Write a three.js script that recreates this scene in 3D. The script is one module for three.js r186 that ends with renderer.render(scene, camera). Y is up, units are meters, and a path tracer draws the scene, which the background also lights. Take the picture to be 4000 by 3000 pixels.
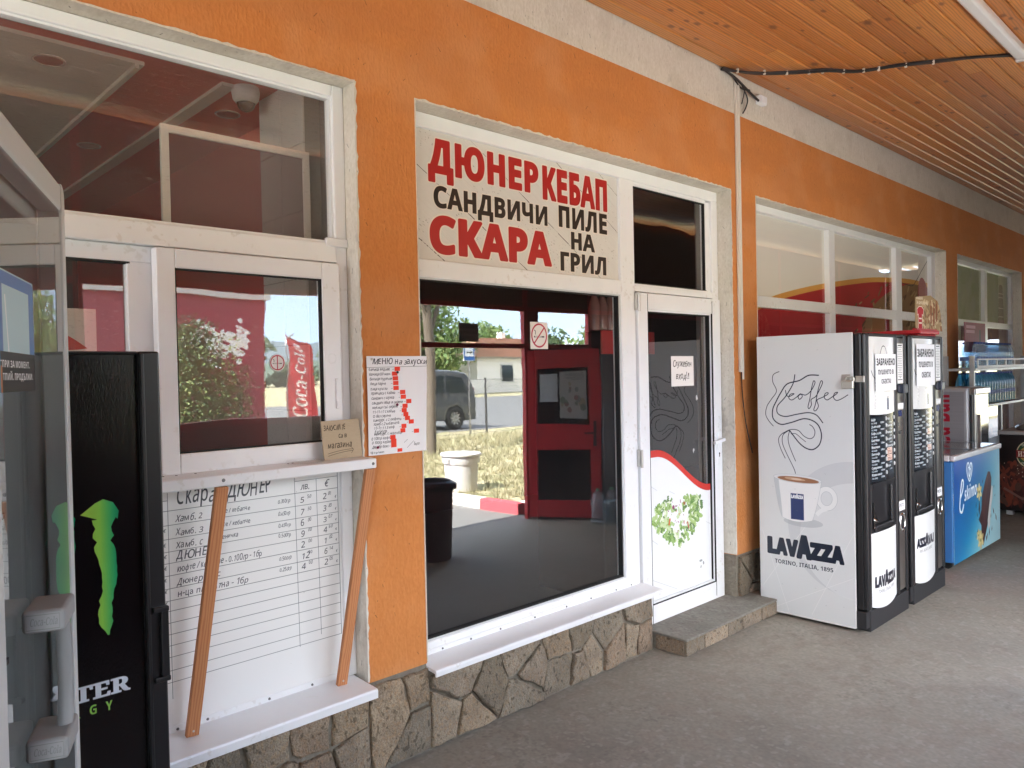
import * as THREE from 'three';
import { RoundedBoxGeometry } from 'three/addons/geometries/RoundedBoxGeometry.js';
import { mergeGeometries } from 'three/addons/utils/BufferGeometryUtils.js';

// ---------------------------------------------------------------- camera, sky, sun, exposure
const scene = new THREE.Scene();
const camera = new THREE.PerspectiveCamera(53.2, 4 / 3, 0.05, 3000);
camera.position.set(0, 1.629, 2.65);
{
  const yaw = 43.84 * Math.PI / 180, pitch = -0.86 * Math.PI / 180, roll = -1.21 * Math.PI / 180;
  const f = new THREE.Vector3(Math.sin(yaw) * Math.cos(pitch), Math.sin(pitch), -Math.cos(yaw) * Math.cos(pitch));
  const r = new THREE.Vector3(Math.cos(yaw), 0, Math.sin(yaw)), u = new THREE.Vector3().crossVectors(r, f);
  camera.up.copy(u).multiplyScalar(Math.cos(roll)).addScaledVector(r, -Math.sin(roll));
  camera.lookAt(camera.position.clone().add(f));
}
const renderer = new THREE.WebGLRenderer();
renderer.toneMapping = THREE.LinearToneMapping;
renderer.toneMappingExposure = 12.5;
renderer.shadowMap.enabled = true;

// seeded random numbers and tiling value noise
let seed = 7;
const rnd = () => { seed = (seed * 1664525 + 1013904223) >>> 0; return seed / 4294967296; };
const rr = (a, b) => a + (b - a) * rnd();
const TAB = new Float32Array(4096), PER = new Uint16Array(4096); for (let i = 0; i < 4096; i++) { TAB[i] = rnd(); PER[i] = (rnd() * 4096) | 0; }
const hash = (x, y, s) => TAB[(PER[(PER[(x + s * 131) & 4095] + y * 7) & 4095]) & 4095];
function vnoise(x, y, px, py, s) {
  const xi = Math.floor(x), yi = Math.floor(y), fx = x - xi, fy = y - yi, u = fx * fx * (3 - 2 * fx), v = fy * fy * (3 - 2 * fy);
  const x0 = ((xi % px) + px) % px, x1 = (x0 + 1) % px, y0 = ((yi % py) + py) % py, y1 = (y0 + 1) % py;
  const a = hash(x0, y0, s), b = hash(x1, y0, s), c = hash(x0, y1, s), d = hash(x1, y1, s);
  return a + (b - a) * u + (c - a) * v + (a - b - c + d) * u * v;
}
function fbm(u, v, px, py, oct, s) {           // u, v in 0..1, tiles
  let t = 0, a = 0.5, n = 0;
  for (let o = 0; o < oct; o++) { t += a * vnoise(u * px, v * py, px, py, s + o); n += a; a *= 0.5; px *= 2; py *= 2; }
  return t / n;
}
const clamp = (x, a = 0, b = 1) => Math.min(b, Math.max(a, x));
const smooth = (a, b, x) => { const t = clamp((x - a) / (b - a)); return t * t * (3 - 2 * t); };

{ // the sky: air and broken cloud
  const W = 1024, H = 512, d = new Float32Array(W * H * 4);
  for (let j = 0; j < H; j++) for (let i = 0; i < W; i++) {
    const el = (j + 0.5) / H * Math.PI - Math.PI / 2, s = Math.sin(el);
    const t = Math.pow(clamp(s), 0.5);
    let c = [0.62 - 0.46 * t, 0.78 - 0.44 * t, 0.95 - 0.27 * t];
    if (s > -0.02) {
      const k = 1 / (Math.max(s, 0) + 0.16), n = fbm(i / W, clamp(k * 0.14), 10, 5, 6, 31), w = smooth(0.40, 0.62, n) * 0.92;
      c = c.map((x, q) => x * (1 - w) + [0.98, 1.0, 1.03][q] * w);
    } else c = [0.3, 0.3, 0.28];
    const o = (j * W + i) * 4; d[o] = c[0]; d[o + 1] = c[1]; d[o + 2] = c[2]; d[o + 3] = 1;
  }
  const t = new THREE.DataTexture(d, W, H, THREE.RGBAFormat, THREE.FloatType);
  t.mapping = THREE.EquirectangularReflectionMapping; t.magFilter = t.minFilter = THREE.LinearFilter; t.needsUpdate = true;
  scene.background = t; scene.environment = t;
}
const sun = new THREE.DirectionalLight(new THREE.Color(1, 0.965, 0.90), 5.0);
sun.position.set(-44, 46, -1.6); sun.target.position.set(6, 0, 3);
sun.position.add(sun.target.position);
sun.castShadow = true; sun.shadow.mapSize.set(4096, 4096);
Object.assign(sun.shadow.camera, { left: -60, right: 60, top: 60, bottom: -60, near: 1, far: 200 });
scene.add(sun, sun.target);

// ---------------------------------------------------------------- helpers
const names = new Map();
function numbered(n) { const k = names.get(n) || 0; names.set(n, k + 1); return k ? n + '_' + String(k).padStart(3, '0') : n; }
function thing(name, label, category, group, pos) {
  const o = new THREE.Group(); o.name = numbered(name); o.userData = { label, category }; if (group) o.userData.group = group;
  if (pos) o.position.set(...pos); scene.add(o); return o;
}
function metric(g) {                            // uv in metres, by the way each face points
  if (g.index) g = g.toNonIndexed();
  const p = g.attributes.position, uv = new Float32Array(p.count * 2);
  const a = new THREE.Vector3(), b = new THREE.Vector3(), c = new THREE.Vector3();
  for (let i = 0; i < p.count; i += 3) {
    a.fromBufferAttribute(p, i); b.fromBufferAttribute(p, i + 1); c.fromBufferAttribute(p, i + 2);
    const n = b.clone().sub(a).cross(c.clone().sub(a)), x = Math.abs(n.x), y = Math.abs(n.y), z = Math.abs(n.z);
    [a, b, c].forEach((q, k) => {
      const [s, t] = x >= y && x >= z ? [q.z, q.y] : y >= z ? [q.x, q.z] : [q.x, q.y];
      uv[(i + k) * 2] = s; uv[(i + k) * 2 + 1] = t;
    });
  }
  g.setAttribute('uv', new THREE.BufferAttribute(uv, 2));
  return g;
}
function clean(g) { if (g.index) g = g.toNonIndexed(); for (const k of Object.keys(g.attributes)) if (!['position', 'normal', 'uv', 'color'].includes(k)) g.deleteAttribute(k); return g; }
const merge = (l) => l.length === 1 ? l[0] : mergeGeometries(l.map(clean), false);
function bx(x0, x1, y0, y1, z0, z1, r = 0, seg = 2) {
  const w = x1 - x0, h = y1 - y0, d = z1 - z0;
  const g = r ? new RoundedBoxGeometry(w, h, d, seg, Math.min(r, w / 2.05, h / 2.05, d / 2.05)) : new THREE.BoxGeometry(w, h, d);
  g.translate((x0 + x1) / 2, (y0 + y1) / 2, (z0 + z1) / 2);
  return metric(g);
}
function cyl(r0, r1, h, x, y, z, axis = 'y', seg = 20, open = false) {  // centred at x, y, z
  const g = new THREE.CylinderGeometry(r1, r0, h, seg, 1, open);
  if (axis === 'x') g.rotateZ(-Math.PI / 2); if (axis === 'z') g.rotateX(Math.PI / 2);
  return clean(g.translate(x, y, z));
}
function lathe(pts, x, y, z, seg = 28) { return clean(new THREE.LatheGeometry(pts.map((p) => new THREE.Vector2(...p)), seg).translate(x, y, z)); }
function tube(pts, r, seg = 24, rad = 8, closed = false) { return clean(new THREE.TubeGeometry(new THREE.CatmullRomCurve3(pts.map((p) => new THREE.Vector3(...p)), closed), seg, r, rad, closed)); }
function bar(a, b, w, h) {                      // a straight bar of section w x h from a to b
  const A = new THREE.Vector3(...a), B = new THREE.Vector3(...b), d = B.clone().sub(A), g = new THREE.BoxGeometry(w, d.length(), h);
  const q = new THREE.Quaternion().setFromUnitVectors(new THREE.Vector3(0, 1, 0), d.clone().normalize());
  return clean(g.applyQuaternion(q).translate((A.x + B.x) / 2, (A.y + B.y) / 2, (A.z + B.z) / 2));
}
function sheet(x0, x1, y0, y1, z, t = 0.002) {   // thin upright panel facing +z, uv 0..1 on its face
  const g = new THREE.BoxGeometry(x1 - x0, y1 - y0, t).translate((x0 + x1) / 2, (y0 + y1) / 2, z); return clean(g);
}
function quad(x0, x1, y0, y1, z) { return clean(new THREE.PlaneGeometry(x1 - x0, y1 - y0).translate((x0 + x1) / 2, (y0 + y1) / 2, z)); }
function put(name, geo, mat, parent, label) {
  const m = new THREE.Mesh(Array.isArray(geo) ? merge(geo) : geo, mat); m.name = parent && parent !== scene ? name : numbered(name);
  m.castShadow = m.receiveShadow = true; (parent || scene).add(m); if (label) m.userData.label = label; return m;
}
function struct(name, geo, mat, parent) { const m = put(name, geo, mat, parent); if (!parent) m.userData.kind = 'structure'; return m; }
function grp(name, parent) { const g = new THREE.Group(); g.name = name; parent.add(g); return g; }
function one(name, geo, mat, label, category, group) { const m = put(name, geo, mat, scene); m.userData = { label, category }; if (group) m.userData.group = group; return m; }

// materials
const lin = (r, g, b) => new THREE.Color().setRGB(r, g, b);
const std = (c, rough = 0.6, o = {}) => new THREE.MeshStandardMaterial({ color: Array.isArray(c) ? lin(...c) : c, roughness: rough, ...o });
const phy = (c, rough = 0.6, o = {}) => new THREE.MeshPhysicalMaterial({ color: Array.isArray(c) ? lin(...c) : c, roughness: rough, ...o });
function canvasTex(w, h, draw, o = {}) {
  const c = document.createElement('canvas'); c.width = w; c.height = h; const x = c.getContext('2d'); draw(x, w, h);
  const t = new THREE.CanvasTexture(c); t.colorSpace = o.linear ? THREE.NoColorSpace : THREE.SRGBColorSpace; t.anisotropy = 8;
  if (o.repeat) { t.wrapS = t.wrapT = THREE.RepeatWrapping; t.repeat.set(...o.repeat); }
  return t;
}
function dataTex(w, h, f, o = {}) {             // f(u, v) -> [r, g, b] sRGB 0..1 or a number
  const d = new Uint8Array(w * h * 4);
  for (let j = 0; j < h; j++) for (let i = 0; i < w; i++) {
    const c = f((i + 0.5) / w, (j + 0.5) / h), k = (j * w + i) * 4, l = typeof c === 'number' ? [c, c, c] : c;
    d[k] = clamp(l[0]) * 255; d[k + 1] = clamp(l[1]) * 255; d[k + 2] = clamp(l[2]) * 255; d[k + 3] = 255;
  }
  const t = new THREE.DataTexture(d, w, h); t.magFilter = THREE.LinearFilter; t.minFilter = THREE.LinearMipmapLinearFilter; t.generateMipmaps = true;
  t.wrapS = t.wrapT = THREE.RepeatWrapping; if (o.repeat) t.repeat.set(...o.repeat); if (o.srgb) t.colorSpace = THREE.SRGBColorSpace; t.needsUpdate = true; return t;
}
const mix3 = (a, b, t) => a.map((x, i) => x + (b[i] - x) * t);
// ---------------------------------------------------------------- surface materials
const M = {};
{ // combed plaster: fine upright scratches and grit
  const S = 1024, h = new Float32Array(S * S);
  for (let j = 0; j < S; j++) for (let i = 0; i < S; i++) {
    const u = i / S, v = j / S;
    const wav = fbm(u, v, 6, 6, 3, 5) * 0.03;
    h[j * S + i] = 0.35 * fbm(u + wav, v, 240, 40, 2, 11) + 0.5 * fbm(u, v, 190, 130, 2, 21) + 0.15 * fbm(u, v, 8, 8, 4, 41);
  }
  const H = (u, v) => h[Math.min(S - 1, (v * S) | 0) * S + Math.min(S - 1, (u * S) | 0)];
  const spot = new Float32Array(S * S);
  for (let n = 0; n < 210; n++) {
    const x = rnd() * S | 0, y = rnd() * S | 0, L = 1 + (rnd() ** 3) * 7, a = rr(-0.8, 0.8), k = rr(0.25, 0.9);
    for (let t = -L; t <= L; t += 0.5) { const xx = (x + Math.sin(a) * t + S) & (S - 1), yy = (y + Math.cos(a) * t + S) & (S - 1); spot[yy * S + xx] = Math.max(spot[yy * S + xx], k); if (rnd() < 0.5) spot[yy * S + ((xx + 1) & (S - 1))] = k * 0.8; }
  }
  const D = (u, v) => spot[Math.min(S - 1, (v * S) | 0) * S + Math.min(S - 1, (u * S) | 0)];
  const bump = dataTex(S, S, (u, v) => H(u, v), { repeat: [1 / 1.6, 1 / 1.6] });
  const orange = dataTex(S, S, (u, v) => {
    const n = H(u, v), b = fbm(u, v, 5, 5, 4, 77), g = fbm(u, v, 3, 9, 3, 91);
    let c = mix3([0.78, 0.485, 0.25], [0.84, 0.545, 0.30], n * 1.3 - 0.2);
    c = mix3(c, [0.83, 0.59, 0.41], smooth(0.45, 0.75, b) * 0.45); c = mix3(c, [0.74, 0.47, 0.27], smooth(0.5, 0.8, g) * 0.4);
    return mix3(c, [0.30, 0.20, 0.12], D(u, v) * 0.8);
  }, { repeat: [1 / 1.6, 1 / 1.6], srgb: true });
  M.orange = std(0xffffff, 0.92, { map: orange, bumpMap: bump, bumpScale: 0.004 });
  const white = dataTex(S, S, (u, v) => {
    const n = H(u, v), b = fbm(u, v, 6, 6, 5, 177), mould = smooth(0.60, 0.78, fbm(u, v, 9, 9, 5, 191)) * smooth(0.5, 0.7, fbm(u, v, 60, 60, 2, 17));
    let c = mix3([0.80, 0.77, 0.71], [0.90, 0.88, 0.84], n * 1.2 - 0.1); c = mix3(c, [0.74, 0.70, 0.64], smooth(0.5, 0.75, b) * 0.35);
    c = mix3(c, [0.30, 0.27, 0.24], clamp(D(u, v) * 0.9)); return mix3(c, [0.34, 0.31, 0.28], mould * 0.16);
  }, { repeat: [1 / 1.6, 1 / 1.6], srgb: true });
  M.plaster = std(0xffffff, 0.92, { map: white, bumpMap: bump, bumpScale: 0.003 });
}
{ // worn concrete floor
  const S = 1536;
  const map = dataTex(S, S, (u, v) => {
    const a = fbm(u, v, 5, 5, 6, 3), b = fbm(u, v, 60, 60, 3, 13), c0 = fbm(u, v, 420, 420, 1, 23), st = fbm(u, v, 14, 7, 5, 63), fl = fbm(u, v, 260, 260, 2, 83), wear = fbm(u, v, 9, 9, 3, 113);
    let c = mix3([0.50, 0.482, 0.445], [0.61, 0.588, 0.54], a * 1.5 - 0.25); c = mix3(c, [0.53, 0.49, 0.45], smooth(0.5, 0.7, b) * 0.4);
    c = c.map((x) => x * (0.95 + 0.1 * c0));
    c = mix3(c, [0.34, 0.31, 0.29], smooth(0.60, 0.80, st) * 0.18);
    const pit = smooth(0.62, 0.72, fl) * smooth(0.56, 0.66, wear); c = mix3(c, [0.27, 0.25, 0.23], pit * 0.15);
    const chip = smooth(0.70, 0.74, fbm(u, v, 190, 190, 2, 153)); return mix3(c, [0.66, 0.64, 0.61], chip * 0.3);
  }, { repeat: [1 / 5, 1 / 5], srgb: true });
  const bump = dataTex(1024, 1024, (u, v) => 0.5 * fbm(u, v, 240, 240, 2, 83) + 0.3 * fbm(u, v, 60, 60, 3, 13) + 0.2 * fbm(u, v, 8, 8, 4, 3), { repeat: [1 / 2.5, 1 / 2.5] });
  M.concrete = std(0xffffff, 0.74, { map, bumpMap: bump, bumpScale: 0.001 });
  M.asphalt = std([0.10, 0.10, 0.098], 0.9, { bumpMap: bump, bumpScale: 0.006 });
  M.stepTop = std([0.20, 0.19, 0.18], 0.85, { map, bumpMap: bump, bumpScale: 0.006 }); M.stepTop.color.setRGB(0.82, 0.84, 0.86);
  M.mortar = std([0.80, 0.77, 0.72], 0.95, { map, bumpMap: bump, bumpScale: 0.01 });
}
{ // split stone
  const map = dataTex(1024, 1024, (u, v) => {
    const a = fbm(u, v, 7, 7, 6, 203), b = fbm(u, v, 90, 70, 3, 213), d = fbm(u, v, 200, 200, 2, 223);
    let c = mix3([0.50, 0.46, 0.41], [0.66, 0.615, 0.545], a * 1.6 - 0.3); c = mix3(c, [0.60, 0.51, 0.41], smooth(0.5, 0.75, b) * 0.6);
    c = c.map((x) => x * (0.85 + 0.3 * d)); return mix3(c, [0.25, 0.22, 0.17], smooth(0.66, 0.74, fbm(u, v, 60, 40, 3, 243)) * 0.45);
  }, { repeat: [1 / 0.8, 1 / 0.8], srgb: true });
  const bump = dataTex(1024, 1024, (u, v) => 0.6 * fbm(u, v, 40, 40, 5, 203) + 0.4 * fbm(u, v, 160, 120, 2, 253), { repeat: [1 / 0.8, 1 / 0.8] });
  M.stones = [[1, 0.96, 0.9], [0.80, 0.77, 0.74], [0.98, 0.90, 0.80], [0.70, 0.70, 0.68], [0.84, 0.75, 0.69], [0.62, 0.60, 0.56]].map((c) => std(c, 0.9, { map, bumpMap: bump, bumpScale: 0.012 }));
}
{ // varnished pine: grain along u, four boards stacked along v
  const W = 2048, H = 512, knots = [];
  for (let n = 0; n < 11; n++) knots.push([rnd(), (Math.floor(rnd() * 4) + rr(0.15, 0.85)) / 4, rr(0.0016, 0.0042), rr(0.5, 1)]);
  const map = dataTex(W, H, (u, v) => {
    const bd = Math.floor(v * 4), w = v * 4 - bd; let y = v * 26 + 1.4 * fbm(u, v, 5, 8, 3, 303 + bd) + 0.25 * fbm(u, v, 30, 16, 2, 313);
    let kn = 0; for (const [a, b, r, s] of knots) { let du = Math.abs(u - a); if (du > 0.5) du = 1 - du; const dv = (v - b) * 0.116; const q = Math.hypot(du * 0.55, dv * 1.1) / r; if (q < 5) { kn = Math.max(kn, s * (1 - smooth(0.35, 1.1, q * 0.55))); y += 0.9 * Math.exp(-q * 0.8) * Math.sign(v - b); } }
    const ring = 0.5 + 0.5 * Math.sin(y * 6.283), fib = fbm(u, v, 30, 220, 2, 323);
    const tone = [[0.80, 0.51, 0.24], [0.75, 0.46, 0.20], [0.83, 0.55, 0.27], [0.77, 0.48, 0.22]][bd];
    let c = mix3(tone, tone.map((x) => x * 0.72), smooth(0.45, 1, ring) * 0.55); c = mix3(c, tone.map((x) => Math.min(1, x * 1.12)), smooth(0.55, 0.8, fib) * 0.5);
    return mix3(c, [0.30, 0.13, 0.05], kn * 0.7);
  }, { srgb: true });
  M.pine = phy(0xffffff, 0.5, { map, clearcoat: 0.5, clearcoatRoughness: 0.32 });
  M.slatWood = std(0xffffff, 0.65, { map: dataTex(1024, 128, (u, v) => { const y = v * 9 + 1.6 * fbm(u, v, 4, 3, 3, 333) + 0.3 * fbm(u, v, 24, 8, 2, 343), r = 0.5 + 0.5 * Math.sin(y * 6.283); return mix3([0.78, 0.53, 0.35], [0.66, 0.40, 0.24], smooth(0.4, 1, r) * 0.55); }, { srgb: true }) });
  M.pineEdge = std([0.72, 0.42, 0.17], 0.6);
}
{ // white pvc profiles, slightly soiled
  const map = dataTex(512, 512, (u, v) => {
    const a = fbm(u, v, 6, 6, 5, 403), g = smooth(0.68, 0.78, fbm(u, v, 40, 40, 3, 413)) * smooth(0.5, 0.7, fbm(u, v, 5, 5, 3, 423));
    return mix3(mix3([0.92, 0.925, 0.93], [0.95, 0.955, 0.96], a), [0.74, 0.71, 0.66], g * 0.22);
  }, { repeat: [1 / 0.9, 1 / 0.9], srgb: true });
  M.pvc = phy(0xffffff, 0.36, { map });
  M.sill = phy([0.95, 0.95, 0.96], 0.3, { map });
}
const waves = dataTex(256, 256, (u, v) => fbm(u, v, 3, 3, 2, 907));
M.glass = phy([1, 1, 1], 0.0, { transmission: 0.993, thickness: 0, ior: 2.15, side: THREE.DoubleSide, bumpMap: waves, bumpScale: 0.0014 });
const dust = dataTex(512, 512, (u, v) => 0.975 - 0.10 * smooth(0.72, 0.78, fbm(u, v, 190, 190, 2, 917)) - 0.04 * fbm(u, v, 6, 6, 4, 927), { repeat: [1, 1] });
M.dustyGlass = phy([1, 0.98, 0.95], 0.0, { transmission: 1, transmissionMap: dust, thickness: 0, ior: 2.0, side: THREE.DoubleSide, bumpMap: waves, bumpScale: 0.0007 });
M.glassThin = phy([1, 1, 1], 0.0, { transmission: 1, thickness: 0, ior: 1.5, side: THREE.DoubleSide });
M.black = phy([0.012, 0.012, 0.014], 0.32);
M.blackMatt = std([0.02, 0.02, 0.022], 0.6);
M.rubber = std([0.015, 0.015, 0.015], 0.85);
M.steel = std([0.55, 0.53, 0.50], 0.34, { metalness: 1 });
M.chrome = std([0.8, 0.8, 0.8], 0.14, { metalness: 1 });
M.screw = std([0.16, 0.16, 0.16], 0.5, { metalness: 0.6 });
M.white = phy([0.80, 0.80, 0.80], 0.35);
M.paper = std([0.80, 0.80, 0.79], 0.9);
M.redPaint = phy([0.46, 0.02, 0.028], 0.3);
M.darkRed = std([0.22, 0.02, 0.02], 0.5);
// ---- lettering helpers for canvases
function fit(x, text, cx, top, w, h, style, o = {}) {       // text stretched to fill a box
  x.save(); x.font = o.font || 'bold 200px sans-serif'; x.textBaseline = 'alphabetic';
  const m = x.measureText(text), tw = m.actualBoundingBoxLeft + m.actualBoundingBoxRight, th = m.actualBoundingBoxAscent + m.actualBoundingBoxDescent;
  x.translate(cx, top); x.scale(w / tw, h / th); x.translate(m.actualBoundingBoxLeft, m.actualBoundingBoxAscent);
  x.lineJoin = 'round';
  if (o.halo) { x.strokeStyle = o.halo; x.lineWidth = (o.stroke || 0) + (o.haloW || 14); x.strokeText(text, 0, 0); }
  if (o.stroke) { x.strokeStyle = style; x.lineWidth = o.stroke; x.strokeText(text, 0, 0); }
  x.fillStyle = style; x.fillText(text, 0, 0); x.restore();
}
function hand(x, text, px, py, size, o = {}) {              // uneven handwriting
  let cx = px; x.save(); x.fillStyle = x.strokeStyle = o.ink || '#3a4048';
  x.font = (o.weight || '') + ' ' + size + 'px ' + (o.face || 'sans-serif'); x.lineWidth = size * (o.pen || 0.02); x.lineJoin = 'round';
  for (const ch of text) {
    x.save(); x.translate(cx, py + (o.slope || 0) * (cx - px) + rr(-0.05, 0.05) * size); x.rotate(rr(-0.09, 0.09)); x.transform(rr(0.9, 1.1) * (o.sx || 1), 0, rr(-0.28, -0.05), rr(0.9, 1.12), 0, 0);
    x.fillText(ch, 0, 0); if (o.pen) x.strokeText(ch, 0, 0); x.restore(); cx += x.measureText(ch).width * (o.track || 1.0) * (o.sx || 1);
  }
  x.restore(); return cx;
}
function spline(x, pts, close) { // smooth stroke through points
  x.beginPath(); x.moveTo(...pts[0]);
  for (let i = 0; i < pts.length - 1; i++) {
    const p0 = pts[i - 1] || pts[i], p1 = pts[i], p2 = pts[i + 1], p3 = pts[i + 2] || p2;
    x.bezierCurveTo(p1[0] + (p2[0] - p0[0]) / 6, p1[1] + (p2[1] - p0[1]) / 6, p2[0] - (p3[0] - p1[0]) / 6, p2[1] - (p3[1] - p1[1]) / 6, p2[0], p2[1]);
  }
  if (close) x.closePath();
}
function logoWord(x, px, top, w, h, col) {                 // heavy word mark with a tall middle letter
  const L = ['L', 'A', 'V', 'A', 'Z', 'Z', 'A'], ww = [0.8, 1.0, 1.0, 1.25, 0.95, 0.95, 1.0], tot = ww.reduce((a, b) => a + b); let cx = px;
  L.forEach((c, i) => { const cw = w * ww[i] / tot, big = i === 3; fit(x, c, cx + cw * 0.02, big ? top : top + h * 0.26, cw * 0.97, big ? h : h * 0.74, col, { font: 'bold 200px sans-serif', stroke: 26 }); cx += cw; });
}
// ---------------------------------------------------------------- ground and terrace floor
{
  const flat = (x0, x1, z0, z1, y) => { const g = new THREE.PlaneGeometry(x1 - x0, z1 - z0); g.rotateX(-Math.PI / 2); g.translate((x0 + x1) / 2, y, (z0 + z1) / 2); return metric(g.toNonIndexed()); };
  struct('ground', flat(-900, 1100, -900, 1500, -0.02), M.asphalt);
  struct('pavement', bx(-7.5, 16.5, -0.3, 0.0, -0.10, 3.3), M.concrete).material = M.concrete;
}
// ---------------------------------------------------------------- the shop building
const shop = thing('shop_building', 'orange plastered shop front with white framed windows and stone plinth', 'building');
{
  const zi = -0.28, z0 = -0.165, Y0 = 0.38, Y1 = 2.81, Y2 = 3.32;
  const w = [];
  for (const [a, b] of [[-7, -1.3], [1.705, 2.0], [4.585, 4.91], [8.9, 9.28], [11.95, 16]]) w.push(bx(a, b, Y0, Y2, z0, 0));
  for (const [a, b] of [[-1.3, 1.705], [2.0, 4.585], [4.91, 8.9], [9.28, 11.95]]) w.push(bx(a, b, Y1, Y2, z0, 0));
  put('wall', w, M.orange, shop);
  put('inner_leaf', [[-7, -1.3], [1.705, 2.0], [4.585, 4.91], [8.9, 9.28], [11.95, 16]].map(([a, b]) => bx(a, b, 0.0, 3.6, zi, z0 - 0.001)).concat([[-1.3, 1.705], [2.0, 4.585], [4.91, 8.9], [9.28, 11.95]].map(([a, b]) => bx(a, b, Y1, 3.6, zi, z0 - 0.001))), std([0.16, 0.15, 0.14], 0.8), shop);
  put('plaster_band', bx(-7, 16, Y2, 3.60, z0, 0), M.plaster, shop, 'off-white plaster band under the wooden ceiling');
  // white painted reveals of the openings: a ragged brush edge laps a few millimetres onto the face
  const R = [];
  const lap = (a, b, up) => {   // thin uneven strip on the wall face along an edge
    const s = [], N = Math.max(6, Math.round(Math.hypot(b[0] - a[0], b[1] - a[1]) / 0.02)), sh = new THREE.Shape();
    const dx = (b[0] - a[0]) / N, dy = (b[1] - a[1]) / N, n = up;
    sh.moveTo(a[0], a[1]); for (let i = 0; i <= N; i++) { const k = 0.001 + 0.007 * rnd() ** 2; sh.lineTo(a[0] + dx * i + n[0] * k, a[1] + dy * i + n[1] * k); }
    sh.lineTo(b[0], b[1]); return metric(new THREE.ExtrudeGeometry(sh, { depth: 0.003, bevelEnabled: false }));
  };
  const open = (x0, x1, yb, zf) => {
    R.push(bx(x0, x1, Y1 - 0.005, Y1, zf, 0.003), bx(x1 - 0.005, x1, yb, Y1 - 0.005, zf, 0.003), bx(x0, x0 + 0.005, yb, Y1 - 0.005, zf, 0.003));
    R.push(lap([x0, Y1], [x1, Y1], [0, 1]), lap([x1, yb], [x1, Y1], [1, 0]));
  };
  open(-1.3, 1.705, 0.385, -0.14); open(2.0, 4.585, 0.385, -0.16); open(4.91, 8.9, 0.5, -0.16); open(9.28, 11.95, 0.5, -0.16);
  put('reveal', R, M.plaster, shop);
  // plinth: mortar bed with split stones set proud of it
  const plinth = put('stone_plinth', [bx(-7, -1.3, 0, 0.38, z0, -0.006), bx(-1.3, 1.705, 0, 0.36, z0, -0.006), bx(1.705, 2.0, 0, 0.38, z0, -0.006), bx(2.0, 3.64, 0, 0.335, z0, -0.006), bx(4.585, 16, 0, 0.38, z0, -0.006)], M.mortar, shop);
  function clip(poly, a, b, c) {                // keep a x + b y <= c
    const o = []; for (let i = 0; i < poly.length; i++) {
      const p = poly[i], q = poly[(i + 1) % poly.length], dp = a * p[0] + b * p[1] - c, dq = a * q[0] + b * q[1] - c;
      if (dp <= 0) o.push(p); if (dp * dq < 0) { const t = dp / (dp - dq); o.push([p[0] + (q[0] - p[0]) * t, p[1] + (q[1] - p[1]) * t]); }
    } return o;
  }
  function stone(poly, gap) {
    // inset, cut the edges into short uneven runs, raise a bevelled face
    let P = poly; const n = poly.length, cx = poly.reduce((s, p) => s + p[0], 0) / n, cy = poly.reduce((s, p) => s + p[1], 0) / n;
    for (let i = 0; i < n; i++) { const p = poly[i], q = poly[(i + 1) % n]; let a = q[1] - p[1], b = -(q[0] - p[0]); const l = Math.hypot(a, b); if (l < 1e-6) continue; a /= l; b /= l; if (a * (cx - p[0]) + b * (cy - p[1]) > 0) { a = -a; b = -b; } P = clip(P, a, b, a * p[0] + b * p[1] - gap * rr(0.6, 1.5)); }
    if (P.length < 3) return null;
    const ring = []; for (let i = 0; i < P.length; i++) { const p = P[i], q = P[(i + 1) % P.length], l = Math.hypot(q[0] - p[0], q[1] - p[1]), k = Math.max(1, Math.round(l / 0.045)); if (l < 0.004) continue; for (let s = 0; s < k; s++) { const t = s / k, j = s ? 0.007 : 0.004; ring.push([p[0] + (q[0] - p[0]) * t + rr(-j, j), p[1] + (q[1] - p[1]) * t + rr(-j, j)]); } }
    const N = ring.length; if (N < 4) return null;
    const mx = ring.reduce((s, p) => s + p[0], 0) / N, my = ring.reduce((s, p) => s + p[1], 0) / N, d = rr(0.008, 0.02), pos = [], tx = rr(-0.05, 0.05), ty = rr(-0.05, 0.05);
    const V = (p, s, z) => [mx + (p[0] - mx) * s, my + (p[1] - my) * s, z];
    const face = (p, s) => { const q = V(p, s, 0); q[2] = d + (q[0] - mx) * tx + (q[1] - my) * ty; return q; };
    const zs = ring.map(() => rr(-0.002, 0.003));
    for (let i = 0; i < N; i++) {
      const j = (i + 1) % N, p = ring[i], q = ring[j], a0 = V(p, 1, -0.01), b0 = V(q, 1, -0.01), a1 = face(p, 0.985), b1 = face(q, 0.985), a2 = face(p, 0.9), b2 = face(q, 0.9), c = face([mx, my], 1); a1[2] -= 0.005; b1[2] -= 0.005; a2[2] += zs[i]; b2[2] += zs[j]; c[2] += 0.003;
      pos.push(...a0, ...b0, ...b1, ...a0, ...b1, ...a1, ...a1, ...b1, ...b2, ...a1, ...b2, ...a2, ...a2, ...b2, ...c);
    }
    let area = 0; for (let i = 0; i < N; i++) { const p = ring[i], q = ring[(i + 1) % N]; area += p[0] * q[1] - q[0] * p[1]; }
    if (area < 0) for (let i = 0; i < pos.length; i += 9) for (let k = 0; k < 3; k++) { const t = pos[i + 3 + k]; pos[i + 3 + k] = pos[i + 6 + k]; pos[i + 6 + k] = t; }
    const g = new THREE.BufferGeometry(); g.setAttribute('position', new THREE.Float32BufferAttribute(pos, 3)); g.computeVertexNormals(); return metric(g);
  }
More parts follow.
